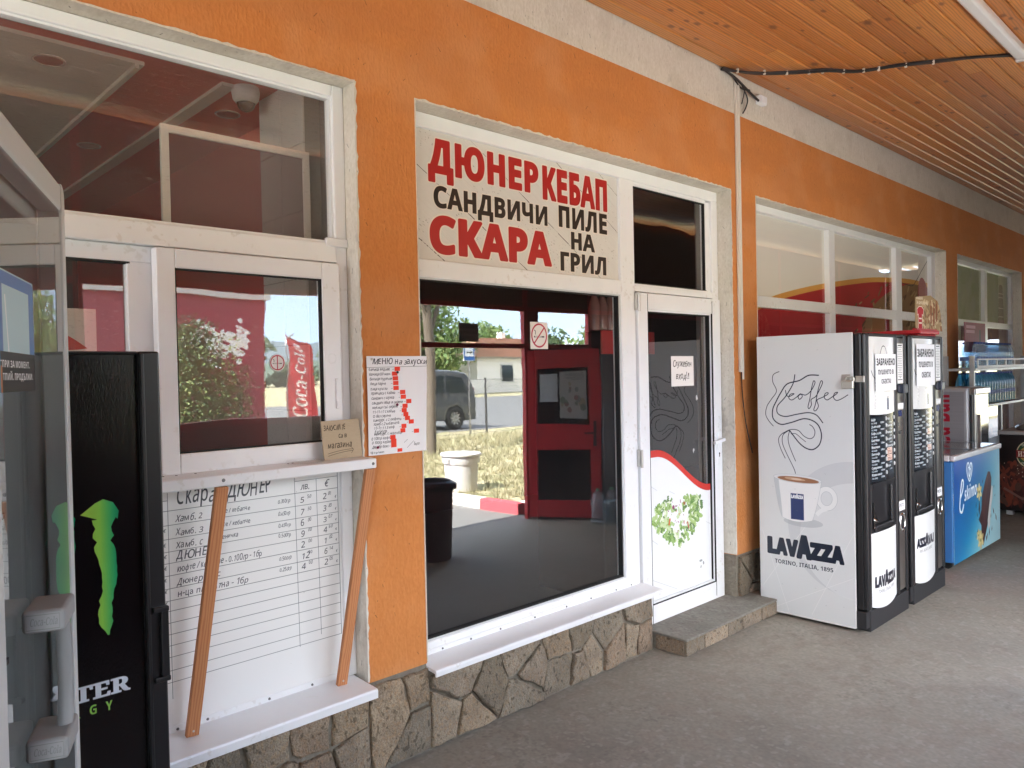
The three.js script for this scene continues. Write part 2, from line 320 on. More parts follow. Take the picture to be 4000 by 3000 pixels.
  function field(x0, x1, y0, y1, cell) {
    const S = [], cols = Math.max(1, Math.round((x1 - x0) / cell / 0.98));
    for (let i = 0; i < cols; i++) { const rows = (y1 - y0) < 0.2 ? 1 : (rnd() < 0.45 ? 1 : 2); for (let r = 0; r < rows; r++) S.push([x0 + (x1 - x0) * (i + 0.5 + rr(-0.32, 0.32)) / cols, y0 + (y1 - y0) * (r + 0.5 + rr(-0.2, 0.2)) / rows]); }
    for (const s of S) {
      let p = [[x0, y0], [x1, y0], [x1, y1], [x0, y1]];
      for (const t of S) if (t !== s) { const a = t[0] - s[0], b = t[1] - s[1]; p = clip(p, a, b, (t[0] * t[0] + t[1] * t[1] - s[0] * s[0] - s[1] * s[1]) / 2); if (p.length < 3) break; }
      if (p.length < 3) continue; const g = stone(p, 0.0055); if (g) put('stone', g, M.stones[Math.floor(rnd() * M.stones.length)], plinth);
    }
  }
  field(0.55, 1.70, 0.005, 0.35, 0.165); field(1.70, 2.01, 0.005, 0.365, 0.16); field(2.01, 3.63, 0.005, 0.325, 0.15); field(4.60, 4.90, 0.005, 0.37, 0.16); field(4.90, 5.2, 0.005, 0.37, 0.15);
}
const PV = (x0, x1, y0, y1, z0, z1) => bx(x0, x1, y0, y1, z0, z1, 0.005, 2);
function screw(x, y, z, r, parent) { return put('screw', cyl(r, r * 0.8, 0.003, x, y, z, 'z', 12), M.screw, parent); }
function sillMesh(x0, x1, zb, yb, zf, yf, t, lip) {          // profile in (z, y), run along x
  const P = [[zb, yb], [zf - 0.01, yf], [zf - 0.003, yf - 0.002], [zf, yf - 0.008], [zf, yf - lip], [zf - t, yf - lip], [zf - t, yf - t - 0.006], [zb, yb - t]], pos = [], n = P.length;
  for (let i = 0; i < n; i++) { const a = P[i], b = P[(i + 1) % n]; pos.push(x0, a[1], a[0], x0, b[1], b[0], x1, b[1], b[0], x0, a[1], a[0], x1, b[1], b[0], x1, a[1], a[0]); }
  for (const [x, f] of [[x0, 1], [x1, -1]]) { const q = P.map((p) => [p[0], p[1]]), tri = THREE.ShapeUtils.triangulateShape(q.map((p) => new THREE.Vector2(...p)), []); for (const t3 of tri) for (const k of f > 0 ? t3 : [t3[0], t3[2], t3[1]]) pos.push(x, q[k][1], q[k][0]); }
  const g = new THREE.BufferGeometry(); g.setAttribute('position', new THREE.Float32BufferAttribute(pos, 3)); g.computeVertexNormals(); return metric(g);
}
{ // ---- kiosk hatch
  const k = grp('serving_window', shop), xl = -1.3;
  put('frame', [PV(1.648, 1.699, 0.40, 2.803, -0.14, -0.078), PV(xl, 1.648, 2.757, 2.803, -0.14, -0.08), bx(1.640, 1.648, 2.17, 2.757, -0.125, -0.092), bx(xl, 1.640, 2.749, 2.757, -0.125, -0.092)], M.pvc, k);
  put('transom', [PV(xl, 1.648, 2.087, 2.165, -0.15, -0.072), bx(xl, 1.648, 2.165, 2.176, -0.13, -0.09), PV(1.60, 1.699, 2.150, 2.185, -0.085, -0.066)], M.pvc, k);
  put('top_pane', quad(xl, 1.642, 2.174, 2.752, -0.112), M.dustyGlass, k);
  put('fixed_sash', [PV(0.86, 0.95, 1.31, 2.03, -0.14, -0.10), PV(xl, 0.95, 2.028, 2.086, -0.14, -0.098), PV(xl, 0.95, 1.302, 1.35, -0.14, -0.098)], M.pvc, k);
  put('side_pane', quad(xl, 0.868, 1.345, 2.032, -0.125), M.dustyGlass, k);
  put('rubber_seal', [bx(xl, 0.87, 2.022, 2.029, -0.128, -0.1), bx(1.0, 1.566, 2.008, 2.014, -0.075, -0.054), bx(1.0, 1.566, 1.371, 1.377, -0.075, -0.054), bx(0.9985, 1.0045, 1.371, 2.014, -0.075, -0.054), bx(1.561, 1.567, 1.371, 2.014, -0.075, -0.054)], M.rubber, k);
  const s = put('sliding_sash', [PV(0.937, 1.0, 1.302, 2.08, -0.095, -0.048), PV(1.565, 1.645, 1.302, 2.08, -0.095, -0.048), PV(1.0, 1.565, 2.013, 2.08, -0.095, -0.048), PV(1.0, 1.565, 1.302, 1.372, -0.095, -0.048)], M.pvc, k);
  put('pane', quad(0.998, 1.567, 1.37, 2.015, -0.066), M.dustyGlass, s);
  put('handle', [bx(1.612, 1.626, 1.50, 1.62, -0.05, -0.043, 0.003), bx(1.615, 1.623, 1.51, 1.53, -0.044, -0.040), bx(1.615, 1.623, 1.56, 1.61, -0.044, -0.040)], M.pvc, s);
  put('embossed_disc', [clean(new THREE.TorusGeometry(0.02, 0.0012, 6, 28).translate(1.60, 1.70, -0.0475)), bx(1.59, 1.612, 1.694, 1.698, -0.049, -0.0465)], M.pvc, s);
  put('counter_shelf', bx(-0.5, 1.700, 1.264, 1.304, -0.10, 0.102, 0.006, 2), M.sill, k, 'white plastic serving shelf under the hatch');
  for (const [x, y] of [[1.085, 1.285], [1.683, 1.283]]) screw(x, y, 0.103, 0.0065, k);
  for (const x of [0.93, 0.97, 1.035, 1.38, 1.40]) put('screw', cyl(0.004, 0.004, 0.002, x, 1.3045, -0.012 + rr(-0.01, 0.01), 'y', 10), M.screw, k);
  put('apron_panel', bx(xl, 1.699, 0.40, 1.262, -0.16, -0.096), M.pvc, k);
  put('sill', sillMesh(xl, 1.682, -0.10, 0.402, 0.10, 0.394, 0.012, 0.036), M.sill, k);
  put('flange', bx(xl, 1.69, 0.395, 0.425, -0.096, -0.088), M.pvc, k);
  for (const x of [0.98, 1.085, 1.32, 1.5, 1.66]) screw(x, 0.412, -0.0865, 0.005, k);
}
{ // ---- the large window and the staff door
  const w = grp('shop_window', shop);
  put('frame', [PV(2.005, 2.078, 0.38, 2.803, -0.17, -0.10), PV(2.078, 4.579, 2.738, 2.803, -0.17, -0.10), PV(3.53, 3.66, 0.37, 2.738, -0.17, -0.10), PV(2.078, 3.53, 2.065, 2.147, -0.17, -0.10), PV(2.078, 3.53, 0.372, 0.424, -0.17, -0.10),
    PV(4.505, 4.579, 0.09, 2.738, -0.17, -0.10), PV(3.66, 4.505, 2.092, 2.132, -0.17, -0.10), bx(3.66, 4.505, 2.132, 2.140, -0.15, -0.112), bx(4.455, 4.505, 2.140, 2.726, -0.155, -0.118), bx(3.66, 4.455, 2.716, 2.738, -0.15, -0.114)], M.pvc, w);
  put('glazing_bead', [bx(2.078, 3.53, 2.057, 2.065, -0.15, -0.108), bx(2.078, 3.53, 0.424, 0.433, -0.15, -0.106), bx(3.516, 3.53, 0.433, 2.057, -0.15, -0.106)], std([0.62, 0.64, 0.65], 0.4), w);
  put('rubber_seal', [bx(2.078, 3.516, 2.051, 2.057, -0.14, -0.112), bx(2.078, 3.516, 0.433, 0.440, -0.14, -0.110), bx(3.508, 3.516, 0.44, 2.051, -0.14, -0.112), bx(3.66, 4.455, 2.140, 2.145, -0.14, -0.114), bx(4.450, 4.455, 2.145, 2.716, -0.14, -0.12), bx(3.66, 4.45, 2.711, 2.716, -0.14, -0.12)], M.rubber, w);
  put('pane', quad(2.07, 3.52, 0.43, 2.06, -0.13), M.glass, w);
  put('transom_pane', quad(3.655, 4.46, 2.135, 2.725, -0.132), M.glass, w);
  put('sill', sillMesh(2.002, 3.662, -0.10, 0.372, 0.062, 0.362, 0.010, 0.028), M.sill, w);
  put('flange', bx(2.01, 3.64, 0.366, 0.392, -0.099, -0.092), M.pvc, w);
  for (const x of [2.16, 2.33, 2.52, 2.76, 3.0, 3.2, 3.42, 3.56]) screw(x, 0.380, -0.0905, 0.005, w);
  const d = grp('door', shop);
  put('leaf', [PV(3.668, 3.762, 0.10, 2.086, -0.155, -0.085), PV(4.472, 4.572, 0.10, 2.086, -0.155, -0.085), PV(3.762, 4.472, 1.988, 2.086, -0.155, -0.085), PV(3.762, 4.472, 0.10, 0.215, -0.155, -0.085)], M.pvc, d);
  put('glazing_bead', [bx(3.762, 4.472, 1.978, 1.988, -0.14, -0.096), bx(3.762, 4.472, 0.215, 0.226, -0.14, -0.096), bx(3.762, 3.772, 0.226, 1.978, -0.14, -0.096), bx(4.462, 4.472, 0.226, 1.978, -0.14, -0.096)], M.pvc, d);
  put('rubber_seal', [bx(3.772, 4.462, 1.972, 1.978, -0.13, -0.102), bx(4.457, 4.462, 0.23, 1.972, -0.13, -0.102), bx(3.7615, 3.7625, 0.10, 2.08, -0.12, -0.0842), bx(4.4715, 4.4725, 0.12, 2.07, -0.12, -0.0842), bx(3.76, 4.47, 0.213, 0.2165, -0.12, -0.0842)], M.rubber, d);
  put('pane', quad(3.765, 4.47, 0.22, 1.985, -0.118), M.glass, d);
  // printed film: white lower part with a wavy red border
  const top = (t) => 1.095 - 0.272 * smooth(0.12, 0.98, t) - 0.0 * t, X0 = 3.773, X1 = 4.461, N = 28;
  const wave = (o) => [...Array(N + 1)].map((_, i) => [X0 + (X1 - X0) * i / N, top(i / N) + o]);
  const shape = (pts) => { const s = new THREE.Shape(); pts.forEach((p, i) => i ? s.lineTo(...p) : s.moveTo(...p)); s.closePath(); return s; };
  const white = new THREE.ExtrudeGeometry(shape([...wave(0), [X1, 0.228], [X0, 0.228]]), { depth: 0.003, bevelEnabled: false }); white.translate(0, 0, -0.1155);
  { const p = white.attributes.position, uv = white.attributes.uv; for (let i = 0; i < p.count; i++) uv.setXY(i, (p.getX(i) - X0) / (X1 - X0), (p.getY(i) - 0.228) / (1.1 - 0.228)); }
  const art = canvasTex(820, 1040, (x, W, H) => {
    const q = (X, Y) => [(X - X0) / (X1 - X0) * W, (1.1 - Y) / (1.1 - 0.228) * H];
    x.fillStyle = '#eceeee'; x.fillRect(0, 0, W, H);
    x.strokeStyle = 'rgba(120,130,130,0.55)'; x.lineWidth = 2; for (const [a, b, c, e] of [[3.78, 0.93, 3.86, 0.89], [3.99, 0.87, 4.05, 0.845], [3.79, 0.60, 3.86, 0.56], [4.40, 0.62, 4.46, 0.595], [3.78, 0.36, 4.06, 0.245], [4.36, 0.85, 4.44, 0.82]]) { x.beginPath(); x.moveTo(...q(a, b)); x.lineTo(...q(c, e)); x.stroke(); }
    // salad in the shape of a heart
    const hx = 4.085, hy = 0.655; const inside = (X, Y) => { const a = (X - hx) / 0.33, b = (Y - hy) / 0.19 + 0.05; return (a * a + b * b - 0.5) ** 3 - a * a * b * b * b * 0.9 < 0; };
    let n = 0; const leaf = (X, Y, s, col) => { const [px, py] = q(X, Y); x.save(); x.translate(px, py); x.rotate(rr(0, 6.28)); x.fillStyle = col; x.beginPath(); x.moveTo(-s, 0); const k = 5; for (let i = 1; i <= k; i++) x.quadraticCurveTo(-s + 2 * s * (i - 0.5) / k, -s * rr(0.4, 0.9), -s + 2 * s * i / k, -s * rr(0.05, 0.35)); for (let i = k; i >= 1; i--) x.quadraticCurveTo(-s + 2 * s * (i - 0.5) / k, s * rr(0.4, 0.9), -s + 2 * s * (i - 1) / k, s * rr(0.05, 0.3)); x.fill(); x.strokeStyle = 'rgba(235,245,210,0.8)'; x.lineWidth = 1.6; x.beginPath(); x.moveTo(-s * 0.8, 0); x.quadraticCurveTo(0, s * 0.2, s * 0.8, 0); x.stroke(); x.restore(); };
    while (n < 330) { const X = hx + rr(-0.34, 0.34), Y = hy + rr(-0.24, 0.22); if (!inside(X, Y)) continue; const mid = Math.hypot(X - hx, (Y - hy - 0.06) * 1.1) < 0.12; n++; if (mid && rnd() < 0.9) { if (rnd() < 0.32) leaf(X, Y, rr(5, 13), ['#9a4a6a', '#c8552c', '#8a8f60', '#b4b0a8', '#7b3550'][Math.floor(rnd() * 5)]); continue; } leaf(X, Y, rr(16, 40), ['#7fa34a', '#93b562', '#5d8a36', '#a9c47c', '#4c7430', '#c6d7a4', '#e4ead2', '#86a85a'][Math.floor(rnd() * 8)]); }
    x.fillStyle = '#8d3f66'; x.beginPath(); x.arc(...q(4.03, 0.765), 15, 0, 7); x.fill(); x.fillStyle = '#d2622f'; x.save(); x.translate(...q(3.985, 0.68)); x.rotate(0.3); x.fillRect(-9, -26, 18, 52); x.restore(); x.fillStyle = '#96612e'; x.beginPath(); x.ellipse(...q(4.15, 0.775), 18, 12, 0.4, 0, 7); x.fill(); x.fillStyle = '#b8394a'; x.save(); x.translate(...q(4.19, 0.63)); x.rotate(-0.35); x.fillRect(-6, -28, 12, 56); x.restore();
    x.fillStyle = 'rgba(90,95,95,0.55)'; for (const [X, Y, a, b] of [[4.33, 0.375, 22, 9], [4.36, 0.355, 10, 14], [4.33, 0.335, 7, 12]]) { x.beginPath(); x.ellipse(...q(X, Y), a, b, rr(-0.4, 0.4), 0, 7); x.fill(); }
  });
  put('printed_film', clean(white), phy(0xffffff, 0.45, { map: art }), d, 'white film printed with a salad heart');
  const red = new THREE.ExtrudeGeometry(shape([...wave(0.042), ...wave(0.0).reverse()]), { depth: 0.0035, bevelEnabled: false }); red.translate(0, 0, -0.1155);
  put('red_border', metric(red), phy([0.62, 0.035, 0.025], 0.4), d);
  const torn = std([0.82, 0.82, 0.81], 0.8); for (const [X, Y] of [[4.32, 1.44], [4.27, 1.10]]) { const s = new THREE.Shape(); for (let i = 0; i < 9; i++) { const a = i / 9 * 6.283, r = rr(0.006, 0.02); s[i ? 'lineTo' : 'moveTo'](X + Math.cos(a) * r * 0.8, Y + Math.sin(a) * r * 1.3); } s.closePath(); put('sticker_remnant', metric(new THREE.ExtrudeGeometry(s, { depth: 0.001, bevelEnabled: false }).translate(0, 0, -0.1165)), torn, d); }
  for (const y of [1.98, 1.06]) put('hinge', [cyl(0.008, 0.008, 0.105, 3.662, y + 0.045, -0.074, 'y', 14), bx(3.648, 3.656, y, y + 0.10, -0.099, -0.080, 0.002), bx(3.662, 3.678, y + 0.012, y + 0.088, -0.09, -0.078, 0.002)], M.steel, d);
  put('handle', [bx(4.507, 4.535, 0.99, 1.20, -0.086, -0.078, 0.004), cyl(0.011, 0.011, 0.05, 4.52, 1.155, -0.06, 'z', 14), bar([4.525, 1.156, -0.042], [4.405, 1.140, -0.040], 0.020, 0.016)], M.pvc, d);
  put('keyhole', [cyl(0.006, 0.006, 0.002, 4.521, 1.062, -0.0772, 'z', 12), bx(4.518, 4.524, 1.04, 1.06, -0.0785, -0.0765)], M.rubber, d);
}
{ // ---- shop windows behind the vending machines, covered from inside with printed film
  const w = grp('film_covered_window', shop), F = (a, b, c, e) => PV(a, b, c, e, -0.17, -0.10);
  put('frame', [F(4.915, 4.985, 0.5, 2.805), F(8.78, 8.895, 0.5, 2.805), F(4.985, 8.78, 2.752, 2.805), F(4.985, 8.78, 0.5, 0.56), F(6.305, 6.415, 0.56, 2.752), F(7.785, 7.93, 0.56, 2.752), F(4.985, 6.305, 2.063, 2.145), F(6.415, 7.785, 2.063, 2.145), F(7.93, 8.78, 2.063, 2.145)], M.pvc, w);
  for (const [a, b] of [[4.985, 6.305], [6.415, 7.785], [7.93, 8.78]]) for (const [c, e] of [[0.56, 2.063], [2.145, 2.752]]) { put('pane', quad(a, b, c, e, -0.132), M.glassThin, w); }
  const film = canvasTex(1600, 900, (x, W, H) => {
    const q = (X, Y) => [(X - 4.95) / 3.87 * W, (2.76 - Y) / 2.2 * H];
    x.fillStyle = '#e4e1d8'; x.fillRect(0, 0, W, H);
    const arc = [[5.0, 1.98], [5.3, 2.08], [5.58, 2.15], [6.29, 2.267], [7.16, 2.375], [7.78, 2.42], [8.33, 2.44], [8.85, 2.43]];
    const under = (pts, col) => { spline(x, pts.map((p) => q(...p))); x.lineTo(...q(8.85, 0.5)); x.lineTo(...q(4.9, 0.5)); x.closePath(); x.fillStyle = col; x.fill(); };
    under(arc.map((p) => [p[0], p[1] + 0.045]), '#d9a24e'); under(arc, '#a81f22');
    x.save(); spline(x, arc.map((p) => q(...p))); x.lineTo(...q(8.85, 0.5)); x.lineTo(...q(4.9, 0.5)); x.closePath(); x.clip();
    x.fillStyle = '#8a6a45'; x.beginPath(); x.moveTo(...q(8.9, 2.5)); x.bezierCurveTo(...q(7.7, 2.42), ...q(7.0, 2.2), ...q(6.9, 1.6)); x.lineTo(...q(6.9, 0.5)); x.lineTo(...q(8.9, 0.5)); x.fill();
    for (let i = 0; i < 420; i++) { const X = rr(6.9, 8.85), Y = rr(0.6, 2.4); if (X < 8.2 - (Y - 1.2) * 0.6 && rnd() < 0.7) continue; const [a, b] = q(X, Y); x.fillStyle = ['#6d4f30', '#7d5f3c', '#a58a5f', '#5c4026', '#97804f'][i % 5]; x.beginPath(); x.ellipse(a, b, rr(8, 34), rr(3, 9), rr(-0.9, -0.2), 0, 7); x.fill(); }
    x.restore();
    spline(x, [[7.9, 2.45], [8.3, 2.42], [8.45, 2.48], [8.62, 2.60], [8.80, 2.72]].map((p) => q(...p))); x.strokeStyle = '#3b352f'; x.lineWidth = 3; x.stroke();
    x.fillStyle = '#93262a'; x.beginPath(); x.moveTo(...q(8.5, 2.4)); x.bezierCurveTo(...q(8.55, 2.6), ...q(8.75, 2.55), ...q(8.82, 2.3)); x.lineTo(...q(8.82, 1.9)); x.lineTo(...q(8.45, 1.9)); x.fill();
    x.fillStyle = '#b4202a'; x.fillRect(...q(6.98, 2.06), 34, 500); x.fillStyle = '#8f5f33'; x.fillRect(...q(7.3, 2.06), 150, 500); x.fillStyle = '#7d1518'; x.fillRect(...q(7.62, 2.06), 36, 500);
  });
  put('window_film', sheet(4.95, 8.82, 0.56, 2.76, -0.145, 0.004), std(0xffffff, 0.75, { map: film }), w, 'printed film with a red and gold curve');
  const r = grp('film_covered_window', shop);
  put('frame', [F(9.285, 9.36, 0.5, 2.805), F(11.87, 11.945, 0.5, 2.805), F(9.36, 11.87, 2.755, 2.805), F(10.675, 10.78, 0.56, 2.755), F(9.36, 10.675, 2.058, 2.13), F(10.78, 11.87, 2.058, 2.13), F(9.36, 11.87, 0.5, 0.56)], M.pvc, r);
  for (const [a, b] of [[9.36, 10.675], [10.78, 11.87]]) for (const [c, e] of [[0.56, 2.058], [2.13, 2.755]]) put('pane', quad(a, b, c, e, -0.132), M.glassThin, r);
  const green = canvasTex(900, 768, (x, W, H) => {
    const q = (X, Y) => [(X - 9.33) / 2.57 * W, (2.76 - Y) / 2.2 * H]; x.fillStyle = '#c3cba8'; x.fillRect(0, 0, W, H);
    for (let i = 0; i < 260; i++) { x.fillStyle = ['rgba(205,214,178,0.25)', 'rgba(176,190,140,0.25)', 'rgba(196,204,196,0.2)'][i % 3]; x.beginPath(); x.ellipse(rnd() * W, rnd() * H, rr(20, 90), rr(10, 40), rr(0, 3), 0, 7); x.fill(); }
    x.fillStyle = '#8d8a6a'; x.beginPath(); x.moveTo(...q(11.42, 2.1)); x.lineTo(...q(11.46, 2.6)); x.bezierCurveTo(...q(11.48, 2.65), ...q(11.62, 2.65), ...q(11.64, 2.6)); x.lineTo(...q(11.70, 2.1)); x.fill();
    x.strokeStyle = '#d8d6c0'; x.lineWidth = 4; for (const y of [2.52, 2.47, 2.33, 2.22]) { x.beginPath(); x.moveTo(...q(11.44, y)); x.lineTo(...q(11.67, y)); x.stroke(); }
    x.fillStyle = '#a9928a'; x.fillRect(...q(11.42, 2.18), 96, 34);
    x.fillStyle = '#6b2a22'; x.fillRect(...q(9.33, 2.06), W, H); x.fillStyle = '#a8442c'; x.fillRect(...q(10.5, 2.06), 160, H); x.fillStyle = '#c9c4b4'; x.fillRect(...q(9.33, 2.06), 190, 150);
    for (let i = 0; i < 150; i++) { x.fillStyle = ['rgba(120,50,30,0.5)', 'rgba(70,20,16,0.5)', 'rgba(180,90,50,0.4)'][i % 3]; const [a, b] = q(rr(9.8, 11.9), rr(0.6, 2.0)); x.beginPath(); x.ellipse(a, b, rr(8, 40), rr(6, 20), rr(0, 3), 0, 7); x.fill(); }
  });
  put('window_film', sheet(9.33, 11.90, 0.56, 2.76, -0.145, 0.004), std(0xffffff, 0.75, { map: green }), r, 'pale green printed film with a bottle');
}
{ // ---- rooms behind the glass
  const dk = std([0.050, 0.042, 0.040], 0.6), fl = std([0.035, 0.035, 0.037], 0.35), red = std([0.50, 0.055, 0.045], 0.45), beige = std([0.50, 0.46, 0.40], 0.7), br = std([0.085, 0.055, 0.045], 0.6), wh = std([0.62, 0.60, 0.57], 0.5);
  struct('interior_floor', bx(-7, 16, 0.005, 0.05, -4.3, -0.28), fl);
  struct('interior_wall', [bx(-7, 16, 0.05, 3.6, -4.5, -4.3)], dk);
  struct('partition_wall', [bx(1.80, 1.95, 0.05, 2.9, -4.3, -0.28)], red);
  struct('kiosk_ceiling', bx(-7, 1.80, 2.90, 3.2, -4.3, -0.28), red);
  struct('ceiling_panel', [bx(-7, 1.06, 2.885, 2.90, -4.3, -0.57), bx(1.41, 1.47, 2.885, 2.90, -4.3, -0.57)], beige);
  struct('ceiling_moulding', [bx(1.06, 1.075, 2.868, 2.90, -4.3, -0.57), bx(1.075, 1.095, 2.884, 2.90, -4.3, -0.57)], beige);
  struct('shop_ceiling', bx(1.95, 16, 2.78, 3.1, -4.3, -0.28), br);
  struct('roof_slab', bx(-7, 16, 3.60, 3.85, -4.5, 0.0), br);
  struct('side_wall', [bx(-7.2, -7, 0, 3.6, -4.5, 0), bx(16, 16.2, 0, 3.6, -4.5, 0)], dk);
  // white tiled pier just inside the hatch
  const pier = struct('tiled_pier', bx(1.645, 1.80, 0.05, 2.895, -0.70, -0.30), std([0.30, 0.29, 0.27], 0.7));
  for (let i = 0; i < 10; i++) for (let j = 0; j < 2; j++) { const y0 = 0.06 + i * 0.285, z0 = -0.695 + j * 0.2; put('tile', bx(1.637, 1.645, y0, y0 + 0.281, z0, z0 + 0.196), wh, pier); }
}
// ---------------------------------------------------------------- canopy with a boarded ceiling
const canopy = thing('terrace_canopy', 'varnished pine board ceiling over the covered terrace', 'canopy');
{
  put('roof_deck', bx(-7.5, 16.5, 3.64, 3.76, 0.002, 3.25), std([0.25, 0.18, 0.12], 0.8), canopy);
  put('tongue_strip', bx(-7.5, 16.5, 3.596, 3.64, 0.004, 3.24), M.pineEdge, canopy);
  const W = 0.0885, P = 0.0945, L = 4.0, geos = [];
  for (let k = 0; k < 8; k++) {                 // eight cuts of board
    const c = 0.006, t = 0.016, pr = [[-W / 2, t], [-W / 2, c], [-W / 2 + c, 0], [W / 2 - c, 0], [W / 2, c], [W / 2, t]], pos = [], uv = [], u0 = k * 0.37, v0 = (k % 4) / 4 + 0.012;
    for (let i = 0; i < 5; i++) { const a = pr[i], b = pr[i + 1]; for (const [x, p] of [[0, a], [L, b], [0, b], [0, a], [L, a], [L, b]]) { pos.push(x - L / 2, p[1], p[0]); uv.push(u0 + x / 3.2, v0 + (p[0] / W + 0.5) * 0.226); } }
    for (const x of [0, L]) for (const q of [[0, 1, 2], [0, 2, 3], [0, 3, 4], [0, 4, 5]]) for (const m of x ? q : [q[0], q[2], q[1]]) { pos.push(x - L / 2, pr[m][1], pr[m][0]); uv.push(u0 + x / 3.2, v0 + (pr[m][0] / W + 0.5) * 0.226); }
    const g = new THREE.BufferGeometry(); g.setAttribute('position', new THREE.Float32BufferAttribute(pos, 3)); g.setAttribute('uv', new THREE.Float32BufferAttribute(uv, 2)); g.computeVertexNormals(); geos.push(g);
  }
  const mats = [1, 0.9, 1.06, 0.96].map((k) => { const m = M.pine.clone(); m.color.setRGB(k, k * 0.99, k * 0.97); return m; });
  for (let r = 0; r < 34; r++) for (let s = 0, x = -7.5 - (r % 3) * 1.31; x < 16.5; x += L + 0.002, s++) {
    const b = put('board', geos[Math.floor(rnd() * 8)], mats[Math.floor(rnd() * 4)], canopy); b.position.set(x + L / 2, 3.580 + rr(0, 0.0012), 0.052 + r * P); if (rnd() < 0.5) b.rotation.y = Math.PI;
  }
  put('fascia', bx(-7.5, 16.5, 3.50, 3.80, 3.25, 3.29), std([0.16, 0.05, 0.03], 0.6), canopy);
}
{ // fluorescent batten, cables, conduit
  const t = thing('fluorescent_batten', 'long white fluorescent lamp batten on the board ceiling', 'lamp');
  put('housing', bx(2.6, 5.66, 3.515, 3.579, 1.375, 1.447, 0.02, 3), phy([0.8, 0.8, 0.78], 0.35), t);
  put('end_cap', bx(5.66, 5.70, 3.510, 3.579, 1.370, 1.452, 0.012, 3), phy([0.7, 0.7, 0.68], 0.4), t);
  const P = [[4.46, 3.565, 0.02], [4.62, 3.555, 0.13], [4.888, 3.552, 0.353], [5.0, 3.558, 0.46], [5.154, 3.556, 0.60], [5.28, 3.560, 0.79], [5.40, 3.562, 0.985], [5.56, 3.566, 1.20], [5.74, 3.568, 1.42], [6.1, 3.57, 1.9], [6.5, 3.57, 2.6]];
  const c = thing('cable_bundle', 'bundle of dark cables tied across the board ceiling', 'cable');
  for (let k = 0; k < 4; k++) put('cable', tube(P.map((p) => [p[0] + rr(-0.012, 0.012), p[1] + rr(-0.008, 0.008), p[2] + rr(-0.012, 0.012)]), rr(0.006, 0.009), 60, 7), std([[0.02, 0.017, 0.015], [0.05, 0.03, 0.02], [0.03, 0.022, 0.02], [0.015, 0.015, 0.016]][k], 0.55), c);
  const cv = new THREE.CatmullRomCurve3(P.map((p) => new THREE.Vector3(...p)));
  for (const s of [0.06, 0.13, 0.17, 0.23, 0.29, 0.36, 0.42, 0.46, 0.53, 0.6]) { const p = cv.getPoint(s); put('cable_clip', bx(p.x - 0.006, p.x + 0.006, p.y - 0.018, p.y + 0.012, p.z - 0.008, p.z + 0.008, 0.003), std([0.75, 0.7, 0.62], 0.6), c); }
  put('cable_tail', [tube([[4.47, 3.57, 0.02], [4.62, 3.54, 0.03], [4.80, 3.49, 0.03], [4.92, 3.46, 0.03]], 0.008, 20, 7), tube([[4.72, 3.52, 0.02], [4.79, 3.44, 0.02], [4.77, 3.38, 0.016], [4.74, 3.34, 0.012]], 0.005, 20, 6), tube([[4.60, 3.55, 0.02], [4.70, 3.50, 0.02], [4.82, 3.51, 0.02]], 0.006, 16, 6), tube([[4.76, 3.51, 0.02], [4.745, 3.45, 0.015], [4.73, 3.40, 0.01]], 0.004, 16, 6)], std([0.03, 0.025, 0.022], 0.6), c);
  const b = thing('junction_box', 'small white junction box where the cables reach the wall', 'junction box');
  put('box', bx(4.93, 5.02, 3.445, 3.505, 0.002, 0.04, 0.004), M.pvc, b); put('lid', bx(4.936, 5.014, 3.45, 3.50, 0.04, 0.046, 0.003), M.pvc, b);
  const d = thing('cable_conduit', 'thin white plastic conduit running down the orange wall', 'conduit');
  put('duct', bx(4.645, 4.672, 1.60, 3.56, 0.002, 0.018, 0.003), phy([0.72, 0.66, 0.58], 0.45), d); put('duct_cover', bx(4.664, 4.682, 1.55, 3.52, 0.018, 0.024, 0.002), phy([0.74, 0.69, 0.62], 0.45), d);
  put('wire', tube([[4.665, 1.60, 0.012], [4.67, 1.45, 0.014], [4.70, 1.25, 0.02], [4.76, 1.05, 0.03]], 0.004, 20, 6), M.rubber, d);
}
